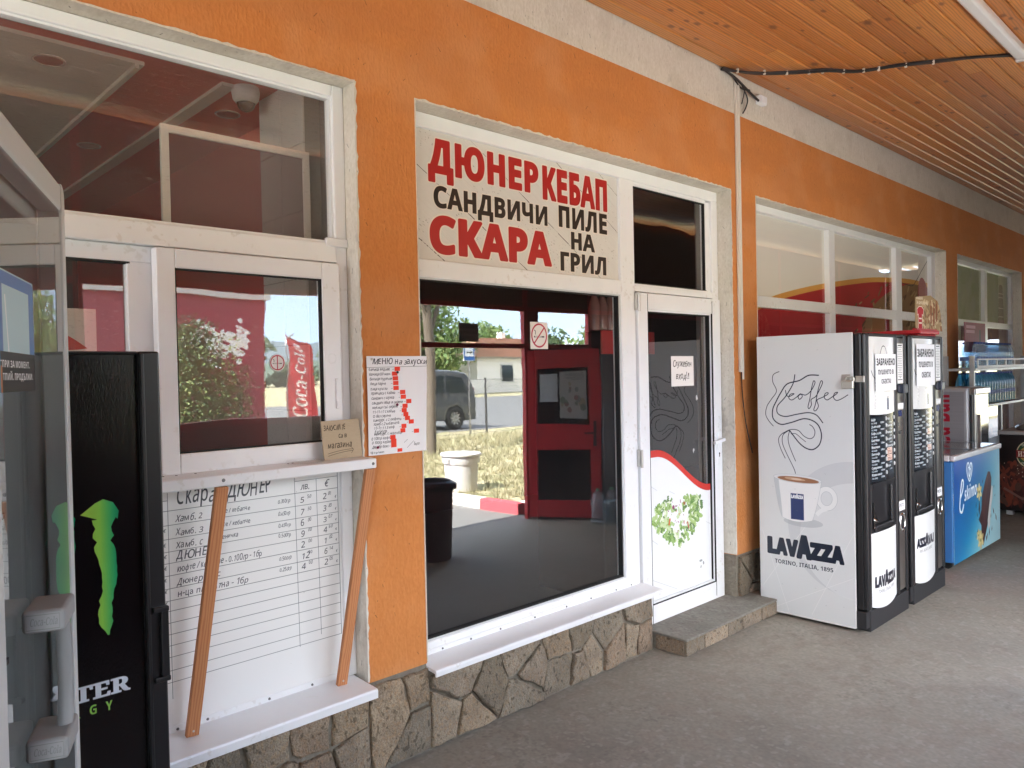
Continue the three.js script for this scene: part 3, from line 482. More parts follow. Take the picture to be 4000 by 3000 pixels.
// ---------------------------------------------------------------- sign over the window
{
  const X0 = 2.076, X1 = 3.532, Y0 = 2.147, Y1 = 2.738;
  const tex = canvasTex(1820, 740, (x, W, H) => {
    const q = (X, Y) => [(X - X0) / (X1 - X0) * W, (Y1 - Y) / (Y1 - Y0) * H];
    x.fillStyle = '#dad8d3'; x.fillRect(0, 0, W, H);
    for (let i = 0; i < 900; i++) { x.fillStyle = ['rgba(230,228,223,0.25)', 'rgba(196,192,185,0.18)'][i % 2]; const a = rnd() * W, b = rnd() * H; x.save(); x.translate(a, b); x.rotate(0.58); x.fillRect(0, 0, rr(40, 300), rr(1, 4)); x.restore(); }
    const crack = (a, b, w) => { const [ax, ay] = q(...a), [cx, cy] = q(...b), n = 26; x.strokeStyle = '#4a4139'; for (let i = 0; i < n; i++) { x.lineWidth = rr(0.5, w); x.beginPath(); x.moveTo(ax + (cx - ax) * i / n + rr(-1.5, 1.5), ay + (cy - ay) * i / n + rr(-1.5, 1.5)); x.lineTo(ax + (cx - ax) * (i + 1.1) / n + rr(-1.5, 1.5), ay + (cy - ay) * (i + 1.1) / n + rr(-1.5, 1.5)); x.stroke(); } };
    const D = (a, b) => [a, b];
    // board joints of the printed wood, falling to one side
    const sl = -0.62; for (const [X, w] of [[2.42, 5], [3.02, 5]]) crack([X, Y1], [X + 0.98, Y1 + 0.98 * sl], w); crack([2.076, 2.585], [2.79, 2.147], 5.5); crack([2.076, 2.255], [2.25, 2.147], 6); crack([3.37, 2.738], [3.54, 2.63], 3);
    for (let i = 0; i < 520; i++) { const c = [[2.20, 2.68], [2.12, 2.30], [2.62, 2.47], [2.95, 2.33], [3.0, 2.22], [3.12, 2.20], [2.4, 2.3], [3.3, 2.62], [3.44, 2.3]][Math.floor(rnd() * 9)], s = (rnd() + rnd() + rnd() - 1.5), X = c[0] + s * 0.17 + rr(-0.05, 0.05), Y = c[1] - s * 0.1 + rr(-0.05, 0.05); const [a, b] = q(X, Y); x.save(); x.translate(a, b); x.rotate(0.7 + rr(-0.2, 0.2)); x.fillStyle = 'rgba(70,60,52,' + rr(0.15, 0.75) + ')'; x.fillRect(0, 0, rr(2, 12), rr(1, 3.2)); x.restore(); }
    const T = (s, a, b, c, e, col, st) => { const [p, r] = q(a, b), [u, v] = q(c, e); fit(x, s, p, r, u - p, v - r, col, { stroke: st, halo: 'rgba(236,226,212,0.95)', haloW: 12 }); };
    T('ДЮНЕР', 2.165, 2.705, 2.875, 2.512, '#b3221f', 12); T('КЕБАП', 2.915, 2.70, 3.435, 2.535, '#b3221f', 12);
    T('САНДВИЧИ', 2.19, 2.492, 2.94, 2.368, '#2c2019', 8); T('ПИЛЕ', 3.033, 2.512, 3.432, 2.402, '#2c2019', 8);
    T('СКАРА', 2.168, 2.353, 2.962, 2.187, '#b3221f', 14); T('НА', 3.128, 2.382, 3.322, 2.292, '#2c2019', 8); T('ГРИЛ', 3.04, 2.268, 3.418, 2.17, '#2c2019', 8);
  });
  const s = one('sign_board', sheet(X0 - 0.06, X1, Y0, Y1, -0.122, 0.006), phy(0xffffff, 0.42, { map: tex }), 'printed panel with red and dark lettering above the large window', 'sign');
  { const uv = s.geometry.attributes.uv, p = s.geometry.attributes.position; for (let i = 0; i < p.count; i++) uv.setXY(i, (p.getX(i) - X0) / (X1 - X0), (p.getY(i) - Y0) / (Y1 - Y0)); s.geometry.attributes.uv.needsUpdate = true; }
}
// ---------------------------------------------------------------- handwritten boards and papers
{
  const X0 = 0.60, X1 = 1.648, Y0 = 0.425, Y1 = 1.262;
  const rows = [1.175, 1.125, 1.077, 1.033, 0.993, 0.950, 0.905, 0.863, 0.827, 0.786, 0.746, 0.707, 0.667, 0.620, 0.579];
  const tex = canvasTex(1572, 1256, (x, W, H) => {
    const q = (X, Y) => [(X - X0) / (X1 - X0) * W, (Y1 - Y) / (Y1 - Y0) * H];
    x.fillStyle = '#eeefee'; x.fillRect(0, 0, W, H);
    const ln = (a, b, c, e, w = 2.4) => { x.strokeStyle = '#4d545a'; x.lineWidth = w; x.beginPath(); x.moveTo(...q(a, b)); x.lineTo(...q(c, e)); x.stroke(); };
    rows.forEach((y) => { ln(0.6, y - 0.002, 1.637, y + 0.001); }); ln(1.447, 1.222, 1.637, 1.224); ln(0.6, 1.21, 0.968, 1.21);
    ln(0.968, 1.262, 0.968, 0.52); ln(1.447, 1.262, 1.454, 0.574); ln(1.541, 1.222, 1.548, 0.60); ln(1.637, 1.262, 1.639, 0.579, 3.4);
    const P = (s, X, Y, h, o) => { const [a, b] = q(X, Y); hand(x, s, a, b, h * W / (X1 - X0), { pen: 0.012, ...o }); };
    P('Скара - ДЮНЕР', 0.995, 1.192, 0.082, { face: 'sans-serif', sx: 0.62 }); P('лв.', 1.472, 1.187, 0.036, { sx: 0.8 }); P('€', 1.575, 1.188, 0.04, { sx: 0.8 });
    const L = ['Хамб. 2 кюфте / кебапче', 'Хамб. 3 кюфте / кебапче', 'Хамб. с наденичка', 'ДЮНЕР', 'кюфте / кебапче - 0.100гр - 1бр', 'Дюнер бокс', 'н-ца пикантна - 1бр'];
    const G = ['0.350гр', '0.450гр', '0.450гр', '0.500гр', '', '0.500гр', '0.250гр'], A = ['5', '7', '6', '9', '2', '12', '4'], a = ['50', '50', '00', '00', '00', '00', '00'], B = ['2', '3', '3', '4', '1', '6', '2'], b = ['81', '83', '07', '60', '02', '14', '05'];
    L.forEach((s, i) => {
      const y = rows[i + 1] + 0.008; let cx = 0.992; const [h1, rest] = [s.split(' ').slice(0, i < 3 ? 2 : 9).join(' '), i < 3 ? s.split(' ').slice(2).join(' ') : ''];
      P(h1, 0.992, y, i === 3 ? 0.04 : 0.03, { sx: i === 4 ? 0.72 : 0.92 }); if (rest) P(rest, 1.125, y + 0.006, 0.022, { sx: 0.82 });
      P(G[i], 1.375, y + 0.012, 0.019, { sx: 0.78 }); P(A[i], 1.468, y + 0.003, 0.032, {}); P(a[i], 1.50, y + 0.018, 0.018, { sx: 0.8 }); P(B[i], 1.568, y + 0.003, 0.03, {}); P(b[i], 1.592, y + 0.018, 0.018, { sx: 0.8 }); P('€', 1.622, y + 0.004, 0.013, {});
    });
    for (const y of [1.112, 1.06, 1.02, 0.98, 0.94, 0.90, 0.86, 0.80, 0.76, 0.72, 0.68, 0.64]) P('€', 0.95, y - 0.01, 0.016, {});
    x.fillStyle = 'rgba(90,90,90,0.5)'; for (let i = 0; i < 14; i++) { x.beginPath(); x.arc(rnd() * W, rnd() * H, rr(1, 2.5), 0, 7); x.fill(); }
  });
  one('price_board', sheet(X0, X1, Y0, Y1, -0.0935, 0.004), phy(0xffffff, 0.4, { map: tex }), 'white price board ruled and written by hand under the serving shelf', 'price list');
  // paper menu pinned to the pier
  const mt = canvasTex(720, 980, (x, W, H) => {
    x.fillStyle = '#f1f1f2'; x.fillRect(0, 0, W, H); const K = { ink: '#30343a', pen: 0.02 };
    hand(x, 'МЕНЮ на закуски', 60, 80, 80, { ...K, sx: 1.0 }); x.strokeStyle = '#444'; x.lineWidth = 3; x.beginPath(); x.moveTo(0, 112); x.lineTo(W, 104); x.stroke();
    const R = [['баница видове', 320, 150], ['баница 00 мин', 288, 200], ['баници пурички', 296, 250], ['пица парче', 300, 300], ['пица кръгла', 302, 352], ['принцеса с кайма', 384, 398], ['сандвич с шунка', 392, 448], ['сандвич яйце и сирене', 460, 498], ['мекици със сирене', 412, 546], ['11-11-11 с кайма', 400, 592], ['O без сирене', 420, 636], ['хамбург. с 2 кюфтета', 440, 678], ['хамб с 2 кебапчета', 490, 718], ['11-11-11 3 кюф', 390, 760], ['ДЮНЕР', 374, 806], ['хамбург. с наденица', 556, 822], ['0 100гр кюфте', 244, 868], ['0 100гр кебапче', 254, 910], ['Дюнер бокс', 254, 954]];
    R.forEach(([s, bxp, y], i) => { hand(x, s, 22 + i * 3.2 - (i > 15 ? 40 : 0), y * 0.955, i === 14 ? 46 : 38, { ...K, sx: 0.92 }); x.fillStyle = '#f0432c'; x.fillRect(bxp + 10, y * 0.955 - 36, 66, 42); x.strokeStyle = '#444'; x.lineWidth = 2.5; x.beginPath(); x.moveTo(bxp - 18, y * 0.955 - 10); x.lineTo(bxp + 4, y * 0.955 - 11); x.stroke(); });
    hand(x, '1бр н-ца пикант.', 18, 962, 30, { ...K, sx: 0.7 }); x.fillStyle = '#f0432c'; x.fillRect(340, 934, 62, 34);
    x.strokeStyle = '#555'; x.lineWidth = 3; x.beginPath(); x.moveTo(430, 880); x.lineTo(480, 848); x.moveTo(470, 935); x.lineTo(560, 870); x.stroke(); hand(x, 'Евро', 560, 915, 40, { ...K, sx: 0.8 });
  });
  const menu = thing('paper_menu', 'handwritten paper menu with red price stickers pinned to the orange pier', 'menu');
  const g = new THREE.PlaneGeometry(0.30, 0.405, 14, 14); { const p = g.attributes.position; for (let i = 0; i < p.count; i++) { const u = p.getX(i) / 0.3 + 0.5, v = p.getY(i) / 0.405 + 0.5; p.setZ(i, 0.004 + 0.006 * Math.sin(u * 5 + v * 3) * v * (1 - v) * 2 + 0.012 * Math.pow(Math.max(0, u - 0.8) * 5, 2) * 0.6); p.setX(i, p.getX(i) - 0.012 * (1 - v) * (u > 0.5 ? (u - 0.5) * 2 : 0)); } g.computeVertexNormals(); }
  g.translate(1.875, 1.505, 0.003); put('sheet', clean(g), std(0xffffff, 0.85, { map: mt, side: THREE.DoubleSide }), menu);
  for (const [X, Y, c] of [[1.745, 1.695, [0.6, 0.6, 0.55]], [1.87, 1.64, [0.02, 0.02, 0.02]], [1.865, 1.505, [0.2, 0.01, 0.06]], [1.765, 1.335, [0.2, 0.01, 0.06]]]) put('pin', clean(new THREE.SphereGeometry(0.0055, 10, 8).translate(X, Y, 0.016)), std(c, 0.4), menu);
  // cardboard notice on the shelf
  const ct = canvasTex(560, 520, (x, W, H) => {
    x.fillStyle = '#b9a98f'; x.fillRect(0, 0, W, H); for (let i = 0; i < 700; i++) { x.fillStyle = ['rgba(205,190,165,0.3)', 'rgba(160,142,115,0.25)'][i % 2]; x.fillRect(rnd() * W, rnd() * H, rr(2, 60), rr(1, 3)); }
    const K = { ink: '#40382f', pen: 0.03 }; hand(x, 'ЗАКУСКИТЕ', 30, 130, 96, { ...K, sx: 0.62 }); hand(x, 'са в', 230, 240, 84, { ...K, sx: 0.8 }); hand(x, 'магазина', 60, 372, 104, { ...K, sx: 0.78 });
    x.strokeStyle = '#40382f'; x.lineWidth = 5; x.beginPath(); x.moveTo(60, 440); x.quadraticCurveTo(250, 400, 430, 405); x.moveTo(60, 470); x.quadraticCurveTo(250, 430, 430, 425); x.moveTo(400, 370); x.lineTo(436, 412); x.lineTo(400, 462); x.stroke();
  });
  const c = thing('cardboard_notice', 'small cardboard notice with an arrow standing on the serving shelf', 'sign', null, [1.61, 1.3045, 0.005]);
  const cg = bx(-0.086, 0.086, 0, 0.152, -0.002, 0.002); { const uv = cg.attributes.uv, p = cg.attributes.position; for (let i = 0; i < p.count; i++) uv.setXY(i, p.getX(i) / 0.172 + 0.5, p.getY(i) / 0.152); }
  put('card', cg, std(0xffffff, 0.95, { map: ct }), c); c.rotation.set(-0.12, 0, 0.012);
  // clear plastic lid lying on the shelf
  const pl = thing('plastic_lid', 'clear round plastic lid lying on the serving shelf', 'lid', null, [1.44, 1.3045, -0.005]);
  put('lid', lathe([[0, 0.012], [0.05, 0.012], [0.06, 0.009], [0.068, 0.002], [0.078, 0.001], [0.08, 0.003]], 0, 0, 0, 36), phy([0.95, 0.95, 0.95], 0.05, { transmission: 0.92, thickness: 0, ior: 1.5, side: THREE.DoubleSide }), pl);
  // the two wooden props
  for (const [a, b, l] of [[[1.085, 1.262, 0.085], [1.005, 0.400, -0.028], 'wooden prop slat under the middle of the serving shelf'], [[1.678, 1.262, 0.085], [1.595, 0.400, -0.028], 'wooden prop slat under the end of the serving shelf by the pier']]) {
    const A = new THREE.Vector3(...a), B = new THREE.Vector3(...b), len = A.distanceTo(B), s = thing('prop_slat', l, 'wooden slat', 'props under the serving shelf');
    const g2 = new RoundedBoxGeometry(0.044, len, 0.018, 2, 0.003); { const nn = clean(g2), p = nn.attributes.position, uv = nn.attributes.uv; for (let i = 0; i < p.count; i++) uv.setXY(i, p.getY(i) / 1.1 + a[0], p.getX(i) / 0.044 * 0.5 + a[0] * 3); }
    const m = put('slat', g2.index ? clean(g2) : g2, M.slatWood, s); s.position.copy(A).add(B).multiplyScalar(0.5); s.quaternion.setFromUnitVectors(new THREE.Vector3(0, 1, 0), A.clone().sub(B).normalize());
    put('screw', cyl(0.004, 0.004, 0.002, 0, -len / 2 + 0.02, 0.0098, 'z', 10), M.steel, s);
  }
  // papers on the glass
  const nt = canvasTex(380, 290, (x, W, H) => { x.fillStyle = '#efeae6'; x.fillRect(0, 0, W, H); const K = { ink: '#4a443f', pen: 0.02 }; hand(x, 'Служебен', 24, 100, 82, { ...K, sx: 0.85 }); hand(x, 'вход!!!', 70, 220, 82, { ...K, sx: 0.95 }); });
  one('paper_notice', sheet(4.035, 4.285, 1.52, 1.71, -0.1145, 0.0015), std(0xffffff, 0.9, { map: nt }), 'white handwritten note stuck on the staff door glass', 'notice');
  const smoke = (box) => (x, W, H) => { if (box) { x.fillStyle = '#e7e2da'; x.fillRect(0, 0, W, H); } else { x.fillStyle = '#e9e4e0'; x.beginPath(); x.arc(W / 2, H / 2, W / 2, 0, 7); x.fill(); } x.strokeStyle = '#b83a4c'; x.lineWidth = W * 0.065; x.beginPath(); x.ellipse(W / 2, H / 2, W * 0.42, H * 0.42, 0, 0, 7); x.stroke(); x.fillStyle = '#3b3534'; x.fillRect(W * 0.2, H * 0.52, W * 0.42, H * 0.05); x.fillStyle = '#e7e2da'; x.fillRect(W * 0.26, H * 0.53, W * 0.34, H * 0.03); x.fillStyle = '#3b3534'; x.fillRect(W * 0.64, H * 0.52, W * 0.15, H * 0.05); x.strokeStyle = '#3b3534'; x.lineWidth = W * 0.03; x.beginPath(); x.moveTo(W * 0.22, H * 0.3); x.bezierCurveTo(W * 0.36, H * 0.34, W * 0.24, H * 0.4, W * 0.3, H * 0.46); x.stroke(); x.strokeStyle = '#b83a4c'; x.lineWidth = W * 0.06; x.beginPath(); if (box) { x.moveTo(W * 0.2, H * 0.8); x.lineTo(W * 0.8, H * 0.2); } else { x.moveTo(W * 0.5, H * 0.1); x.lineTo(W * 0.5, H * 0.9); } x.stroke(); };
  one('no_smoking_sign', sheet(2.805, 2.935, 1.748, 1.888, -0.1275, 0.0015), std(0xffffff, 0.7, { map: canvasTex(360, 390, smoke(true)) }), 'square no smoking sign stuck on the large shop window', 'sign');
  const dg = new THREE.CircleGeometry(0.032, 40).translate(1.375, 1.685, -0.0635); one('no_smoking_sticker', clean(dg), std(0xffffff, 0.7, { map: canvasTex(256, 256, smoke(false)), side: THREE.DoubleSide }), 'round no smoking sticker on the sliding hatch glass', 'sticker');
}
// ---------------------------------------------------------------- door step
{
  const s = thing('door_step', 'low concrete step with a stone edge before the staff door', 'step');
  put('tread', bx(3.662, 4.95, 0.088, 0.102, -0.16, 0.215, 0.006), M.stepTop, s);
  put('core', bx(3.672, 4.94, 0.0, 0.088, -0.16, 0.200), M.mortar, s);
  let x = 3.668; const W = [0.19, 0.26, 0.17, 0.24, 0.2, 0.2]; for (const w of W) { put('facing_stone', bx(x, x + w - 0.006, 0.004, 0.086, 0.19, 0.208 + rr(0, 0.005), 0.006), M.stones[[1, 3, 0][Math.floor(rnd() * 3)]], s); x += w; }
  put('facing_stone', bx(3.662, 3.672, 0.004, 0.086, 0.0, 0.19, 0.004), M.stones[4], s);
}
// ---------------------------------------------------------------- vending machines
{
  const ST = {"A":[[0.254,1.598],[0.214,1.578],[0.209,1.533],[0.234,1.472],[0.199,1.419],[0.167,1.373],[0.156,1.319],[0.176,1.277],[0.208,1.242]],"B":[[0.361,1.576],[0.347,1.517],[0.295,1.435],[0.24,1.374],[0.241,1.325],[0.293,1.307],[0.371,1.323],[0.448,1.335],[0.5,1.32],[0.538,1.274]],"C":[[0.515,1.571],[0.451,1.571],[0.39,1.539],[0.308,1.517],[0.264,1.461],[0.231,1.404],[0.206,1.35],[0.209,1.29],[0.26,1.255],[0.332,1.269],[0.424,1.296],[0.499,1.269],[0.528,1.205],[0.516,1.139],[0.474,1.103],[0.429,1.108],[0.384,1.139],[0.342,1.189],[0.319,1.218]],"D":[[0.319,1.218],[0.267,1.193],[0.243,1.154],[0.258,1.095],[0.287,1.036]],"E":[[0.313,1.216],[0.275,1.186],[0.27,1.133],[0.297,1.067],[0.327,1.009],[0.348,0.966],[0.355,0.942]],"F":[[0.321,1.218],[0.309,1.173],[0.314,1.128],[0.336,1.069],[0.357,1.022]],"G":[[0.275,1.197],[0.323,1.222],[0.377,1.22],[0.415,1.185],[0.453,1.17],[0.479,1.184],[0.487,1.217],[0.473,1.246],[0.454,1.259]],"H":[[0.33,1.196],[0.361,1.197],[0.399,1.169],[0.426,1.149]],"T":[[0.296,1.476],[0.303,1.446],[0.32,1.436],[0.354,1.454],[0.328,1.45],[0.318,1.427],[0.338,1.414],[0.369,1.432],[0.396,1.454],[0.408,1.437],[0.39,1.419],[0.381,1.437],[0.4,1.452],[0.431,1.447],[0.465,1.473],[0.492,1.522],[0.483,1.535],[0.469,1.487],[0.457,1.421],[0.445,1.374],[0.452,1.361],[0.467,1.385],[0.466,1.418],[0.494,1.436],[0.517,1.473],[0.54,1.522],[0.53,1.534],[0.51,1.473],[0.494,1.393],[0.482,1.354],[0.495,1.349],[0.512,1.378],[0.504,1.415],[0.539,1.433],[0.569,1.45],[0.575,1.461],[0.558,1.458],[0.55,1.433],[0.568,1.417],[0.597,1.434],[0.627,1.455],[0.633,1.465],[0.616,1.459],[0.608,1.434],[0.625,1.415],[0.654,1.423],[0.696,1.449]]};
  const Z0 = 0.10, Z1 = 0.722, Y0 = 0.03, Y1 = 1.83;
  const side = canvasTex(700, 2026, (x, W, H) => {
    const q = (z, y) => [(z - Z0) / (Z1 - Z0) * W, (Y1 - y) / (Y1 - Y0) * H], sc = W / (Z1 - Z0);
    x.fillStyle = '#dfe2e3'; x.fillRect(0, 0, W, H);
    // printed translucent circle and rays behind the cup
    x.fillStyle = 'rgba(196,201,205,0.55)'; x.beginPath(); x.arc(...q(0.72, 0.62), 0.42 * sc, 0, 7); x.fill(); x.fillStyle = 'rgba(228,231,232,0.8)'; x.beginPath(); x.arc(...q(0.74, 0.55), 0.36 * sc, 0, 7); x.fill();
    x.strokeStyle = 'rgba(240,242,243,0.9)'; x.lineWidth = 3; for (const [a, b, c, d] of [[0.12, 0.55, 0.30, 0.03], [0.12, 0.18, 0.48, 0.70], [0.20, 0.05, 0.72, 0.33], [0.45, 0.05, 0.72, 0.6]]) { x.beginPath(); x.moveTo(...q(a, b)); x.lineTo(...q(c, d)); x.stroke(); }
    // cup
    x.fillStyle = 'rgba(170,176,182,0.5)'; x.beginPath(); x.ellipse(...q(0.40, 0.632), 0.13 * sc, 0.03 * sc, 0, 0, 7); x.fill();
    x.strokeStyle = '#eff1f2'; x.lineWidth = 0.03 * sc; x.beginPath(); x.ellipse(...q(0.555, 0.80), 0.052 * sc, 0.06 * sc, 0.1, 0, 7); x.stroke(); x.strokeStyle = '#b9bfc5'; x.lineWidth = 2.5; for (const r of [0.036, 0.068]) { x.beginPath(); x.ellipse(...q(0.555, 0.80), r * sc, (r + 0.008) * sc, 0.1, 0, 7); x.stroke(); } x.strokeStyle = '#eff1f2'; x.lineWidth = 0.026 * sc; spline(x, [[0.555, 0.735], [0.52, 0.72], [0.49, 0.69]].map((p) => q(...p))); x.stroke();
    x.fillStyle = '#f1f2f3'; x.beginPath(); x.moveTo(...q(0.206, 0.915)); x.bezierCurveTo(...q(0.22, 0.80), ...q(0.24, 0.68), ...q(0.262, 0.65)); x.quadraticCurveTo(...q(0.36, 0.612), ...q(0.462, 0.65)); x.bezierCurveTo(...q(0.49, 0.72), ...q(0.51, 0.82), ...q(0.524, 0.905)); x.closePath(); x.fill();
    x.fillStyle = 'rgba(186,192,198,0.75)'; x.beginPath(); x.moveTo(...q(0.206, 0.915)); x.bezierCurveTo(...q(0.22, 0.80), ...q(0.24, 0.68), ...q(0.262, 0.65)); x.bezierCurveTo(...q(0.262, 0.72), ...q(0.245, 0.82), ...q(0.238, 0.905)); x.fill();
    x.strokeStyle = '#b5bbc1'; x.lineWidth = 2; x.beginPath(); x.moveTo(...q(0.206, 0.915)); x.bezierCurveTo(...q(0.22, 0.80), ...q(0.24, 0.68), ...q(0.262, 0.65)); x.quadraticCurveTo(...q(0.36, 0.612), ...q(0.462, 0.65)); x.bezierCurveTo(...q(0.49, 0.72), ...q(0.51, 0.82), ...q(0.524, 0.905)); x.stroke();
    x.fillStyle = '#e6e8ea'; x.beginPath(); x.ellipse(...q(0.365, 0.908), 0.16 * sc, 0.026 * sc, 0.03, 0, 7); x.fill(); x.stroke(); x.fillStyle = '#9a6a4c'; x.beginPath(); x.ellipse(...q(0.37, 0.903), 0.138 * sc, 0.018 * sc, 0.03, 0, 7); x.fill(); x.fillStyle = '#c9a184'; x.beginPath(); x.ellipse(...q(0.35, 0.906), 0.07 * sc, 0.009 * sc, 0.05, 0, 7); x.fill(); x.fillStyle = '#e4cdb8'; x.beginPath(); x.ellipse(...q(0.36, 0.905), 0.035 * sc, 0.005 * sc, 0, 0, 7); x.fill();
    const [lx, ly] = q(0.320, 0.812), [mx, my] = q(0.407, 0.645); x.fillStyle = '#22346b'; x.fillRect(lx, ly, mx - lx, my - ly); logoWord(x, lx + 4, ly + 4, mx - lx - 8, 30, '#eef0f4');
    // steam and script
    x.strokeStyle = '#1c2336'; x.lineCap = 'round'; x.lineJoin = 'round';
    for (const [k, w] of [['A', 5], ['B', 7], ['C', 8], ['D', 5], ['E', 5], ['F', 5], ['G', 5], ['H', 4], ['T', 5.5]]) { x.lineWidth = w; spline(x, ST[k].map((p) => q(...p))); x.stroke(); }
    const [ax, ay] = q(0.160, 0.515), [bxx, by] = q(0.655, 0.402); logoWord(x, ax, ay - 26, bxx - ax, by - ay + 20, '#1e2738');
    const [tx, ty] = q(0.205, 0.370), [ux, uy] = q(0.590, 0.338); fit(x, 'TORINO, ITALIA, 1895', tx, ty, ux - tx, uy - ty, '#2a3140', { font: 'bold 100px sans-serif' });
    x.strokeStyle = 'rgba(120,126,130,0.6)'; x.lineWidth = 1.5; for (let i = 0; i < 26; i++) { const a = rnd() * W, b = rnd() * H; x.beginPath(); x.moveTo(a, b); x.lineTo(a + rr(-14, 14), b + rr(-5, 5)); x.stroke(); }
  });
  const front = (top) => canvasTex(410, 480, (x, W, H) => { // upper white panel
    x.fillStyle = '#dcdcdb'; x.fillRect(0, 0, W, H); x.strokeStyle = '#3a3f4a'; x.lineWidth = 5; for (const p of [[[150, 110], [190, 60], [240, 70], [270, 130], [280, 190]], [[330, 60], [345, 100], [340, 160]], [[30, 210], [50, 240], [80, 260]]]) { spline(x, p); x.stroke(); }
    x.fillStyle = '#c9c7c2'; x.beginPath(); x.ellipse(275, 345, 62, 9, 0, 0, 7); x.fill(); x.fillStyle = '#e6e6e6'; x.beginPath(); x.moveTo(215, 347); x.lineTo(335, 347); x.lineTo(318, 462); x.lineTo(236, 462); x.fill(); x.fillStyle = '#22346b'; x.fillRect(256, 382, 40, 74); x.fillStyle = '#55524e'; x.fillRect(256, 374, 40, 6);
  });
  const low = (mirror) => canvasTex(410, 460, (x, W, H) => {
    x.fillStyle = '#e2e3e2'; x.fillRect(0, 0, W, H); if (mirror) { x.translate(W, 0); x.scale(-1, 1); }
    const y = mirror ? 150 : 262; logoWord(x, 44, y, 330, 76, '#1b1d2c'); fit(x, 'TORINO, ITALIA, 1895', 86, y + 96, 250, 20, '#3c3f48', { font: '100px sans-serif' });
  });
  const drinks = ['Кафе', 'Дълго кафе', 'Кафе с мляко', 'Капучино', 'Мокачино', 'Късо кафе', 'Шоколад', 'Супер шоколад', 'Мляко какао'];
  const keys = (w) => canvasTex(410, 430, (x, W, H) => {
    x.fillStyle = '#15181d'; x.fillRect(0, 0, W, H); x.fillStyle = '#222a31'; x.fillRect(12, 18, 200, H - 30); x.fillRect(232, 24, 140, H - 60);
    for (let i = 0; i < 9; i++) {
      const y = 40 + i * 43; x.fillStyle = '#dfe3e6'; x.font = 'bold 21px serif'; x.fillText(drinks[i].slice(0, 11), 22, y); x.font = '16px serif'; x.fillText('със захар', 22, y + 19); x.font = 'bold 17px serif'; x.fillText(['0.80лв', '0.90лв', '0.90лв', '1.00лв', '1.00лв', '0.80лв', '1.00лв', '1.00лв', '1.00лв'][i], 152, y + 19);
      if (i < 8) { x.font = 'bold 20px serif'; x.fillText(['Чай', 'Ванилия', 'Виенско', 'Еспресо', 'Топла вода', 'Айриш', 'Нес', 'Чаша'][i], 262, y + 4); x.font = '15px serif'; x.fillText('1.00лв', 300, y + 24); }
    }
    x.strokeStyle = '#7d858c'; x.lineWidth = 3; x.beginPath(); x.moveTo(222, 6); x.lineTo(222, H - 8); x.stroke();
    x.fillStyle = '#d9b7a6'; for (const [a, b] of w) { x.fillRect(252, b, 98, 40); x.strokeStyle = '#8b6a60'; x.lineWidth = 3; x.strokeRect(262, b + 8, 44, 12); x.strokeRect(262, b + 24, 70, 7); }
  });
  const strip = canvasTex(120, 300, (x, W, H) => { x.fillStyle = '#e9e9e9'; x.fillRect(0, 0, W, H); x.fillStyle = '#6f7175'; for (let i = 0; i < 18; i++) { const w = rr(60, 96); x.fillRect((W - w) / 2, 16 + i * 13.5, w, 3.2); } x.fillStyle = '#44464c'; x.fillRect(20, 10, 84, 6); x.fillRect(16, 270, 90, 6); x.font = 'bold 18px sans-serif'; x.fillText('лв', 50, 262); });
  const resto = canvasTex(120, 70, (x, W, H) => { x.fillStyle = '#e6e6e6'; x.fillRect(0, 0, W, H); fit(x, 'РЕСТО', 22, 16, 76, 26, '#40444a', { font: 'bold 60px sans-serif' }); });
  const panelWhite = phy([0.74, 0.75, 0.755], 0.28);
  function machine(x0, label, opts) {
    const m = thing('coffee_vending_machine', label, 'vending machine', 'coffee vending machines', [x0, 0, 0]);
    const w = 0.70, F = 0.795;
    put('cabinet', bx(0.004, w - 0.004, 0.03, 1.825, 0.10, 0.722, 0.006), M.blackMatt, m);
    const sg = bx(-0.001, 0.004, Y0, Y1, Z0, Z1); { const uv = sg.attributes.uv, p = sg.attributes.position; for (let i = 0; i < p.count; i++) uv.setXY(i, (p.getZ(i) - Z0) / (Z1 - Z0), (p.getY(i) - Y0) / (Y1 - Y0)); }
    put('side_panel', sg, phy(0xffffff, 0.24, { map: side }), m, 'white side panel printed with a steaming cup');
    put('edge_trim', [bx(-0.002, 0.008, 0.024, Y1, 0.722, 0.727), bx(-0.002, 0.006, 0.02, 0.03, 0.10, 0.722)], std([0.8, 0.8, 0.8], 0.4), m);
    put('front_door', [bx(0.02, w - 0.005, 0.13, 1.825, 0.724, F - 0.025, 0.012), bx(0.02, 0.085, 0.13, 1.825, F - 0.03, F, 0.02, 3), bx(0.505, 0.55, 0.13, 1.825, F - 0.03, F - 0.002, 0.012, 3), bx(w - 0.035, w - 0.005, 0.13, 1.825, F - 0.03, F, 0.012, 3), bx(0.085, w - 0.035, 1.805, 1.825, F - 0.03, F - 0.004, 0.008)], M.black, m);
    put('plinth', bx(0.06, w - 0.004, 0.0, 0.128, 0.66, F - 0.004, 0.006), M.blackMatt, m); put('kick_plate', bx(0.006, 0.06, 0.03, 0.128, 0.66, F - 0.01), M.blackMatt, m);
    // gently bowed white panels
    const bow = (a, b, c, e, d, sag) => { const g = new THREE.PlaneGeometry(b - a, e - c, 12, 4); const p = g.attributes.position; for (let i = 0; i < p.count; i++) { const u = p.getX(i) / (b - a) * 2; p.setZ(i, d * (1 - u * u)); const v = p.getY(i) / (e - c); if (v < 0) p.setY(i, p.getY(i) - sag * (1 - u * u) * -v * 2); } g.computeVertexNormals(); return clean(g.translate((a + b) / 2, (c + e) / 2, F - 0.012)); };
    put('upper_panel', bow(0.10, 0.505, 1.325, 1.803, 0.012, 0.008), phy(0xffffff, 0.25, { map: front(0) }), m); 
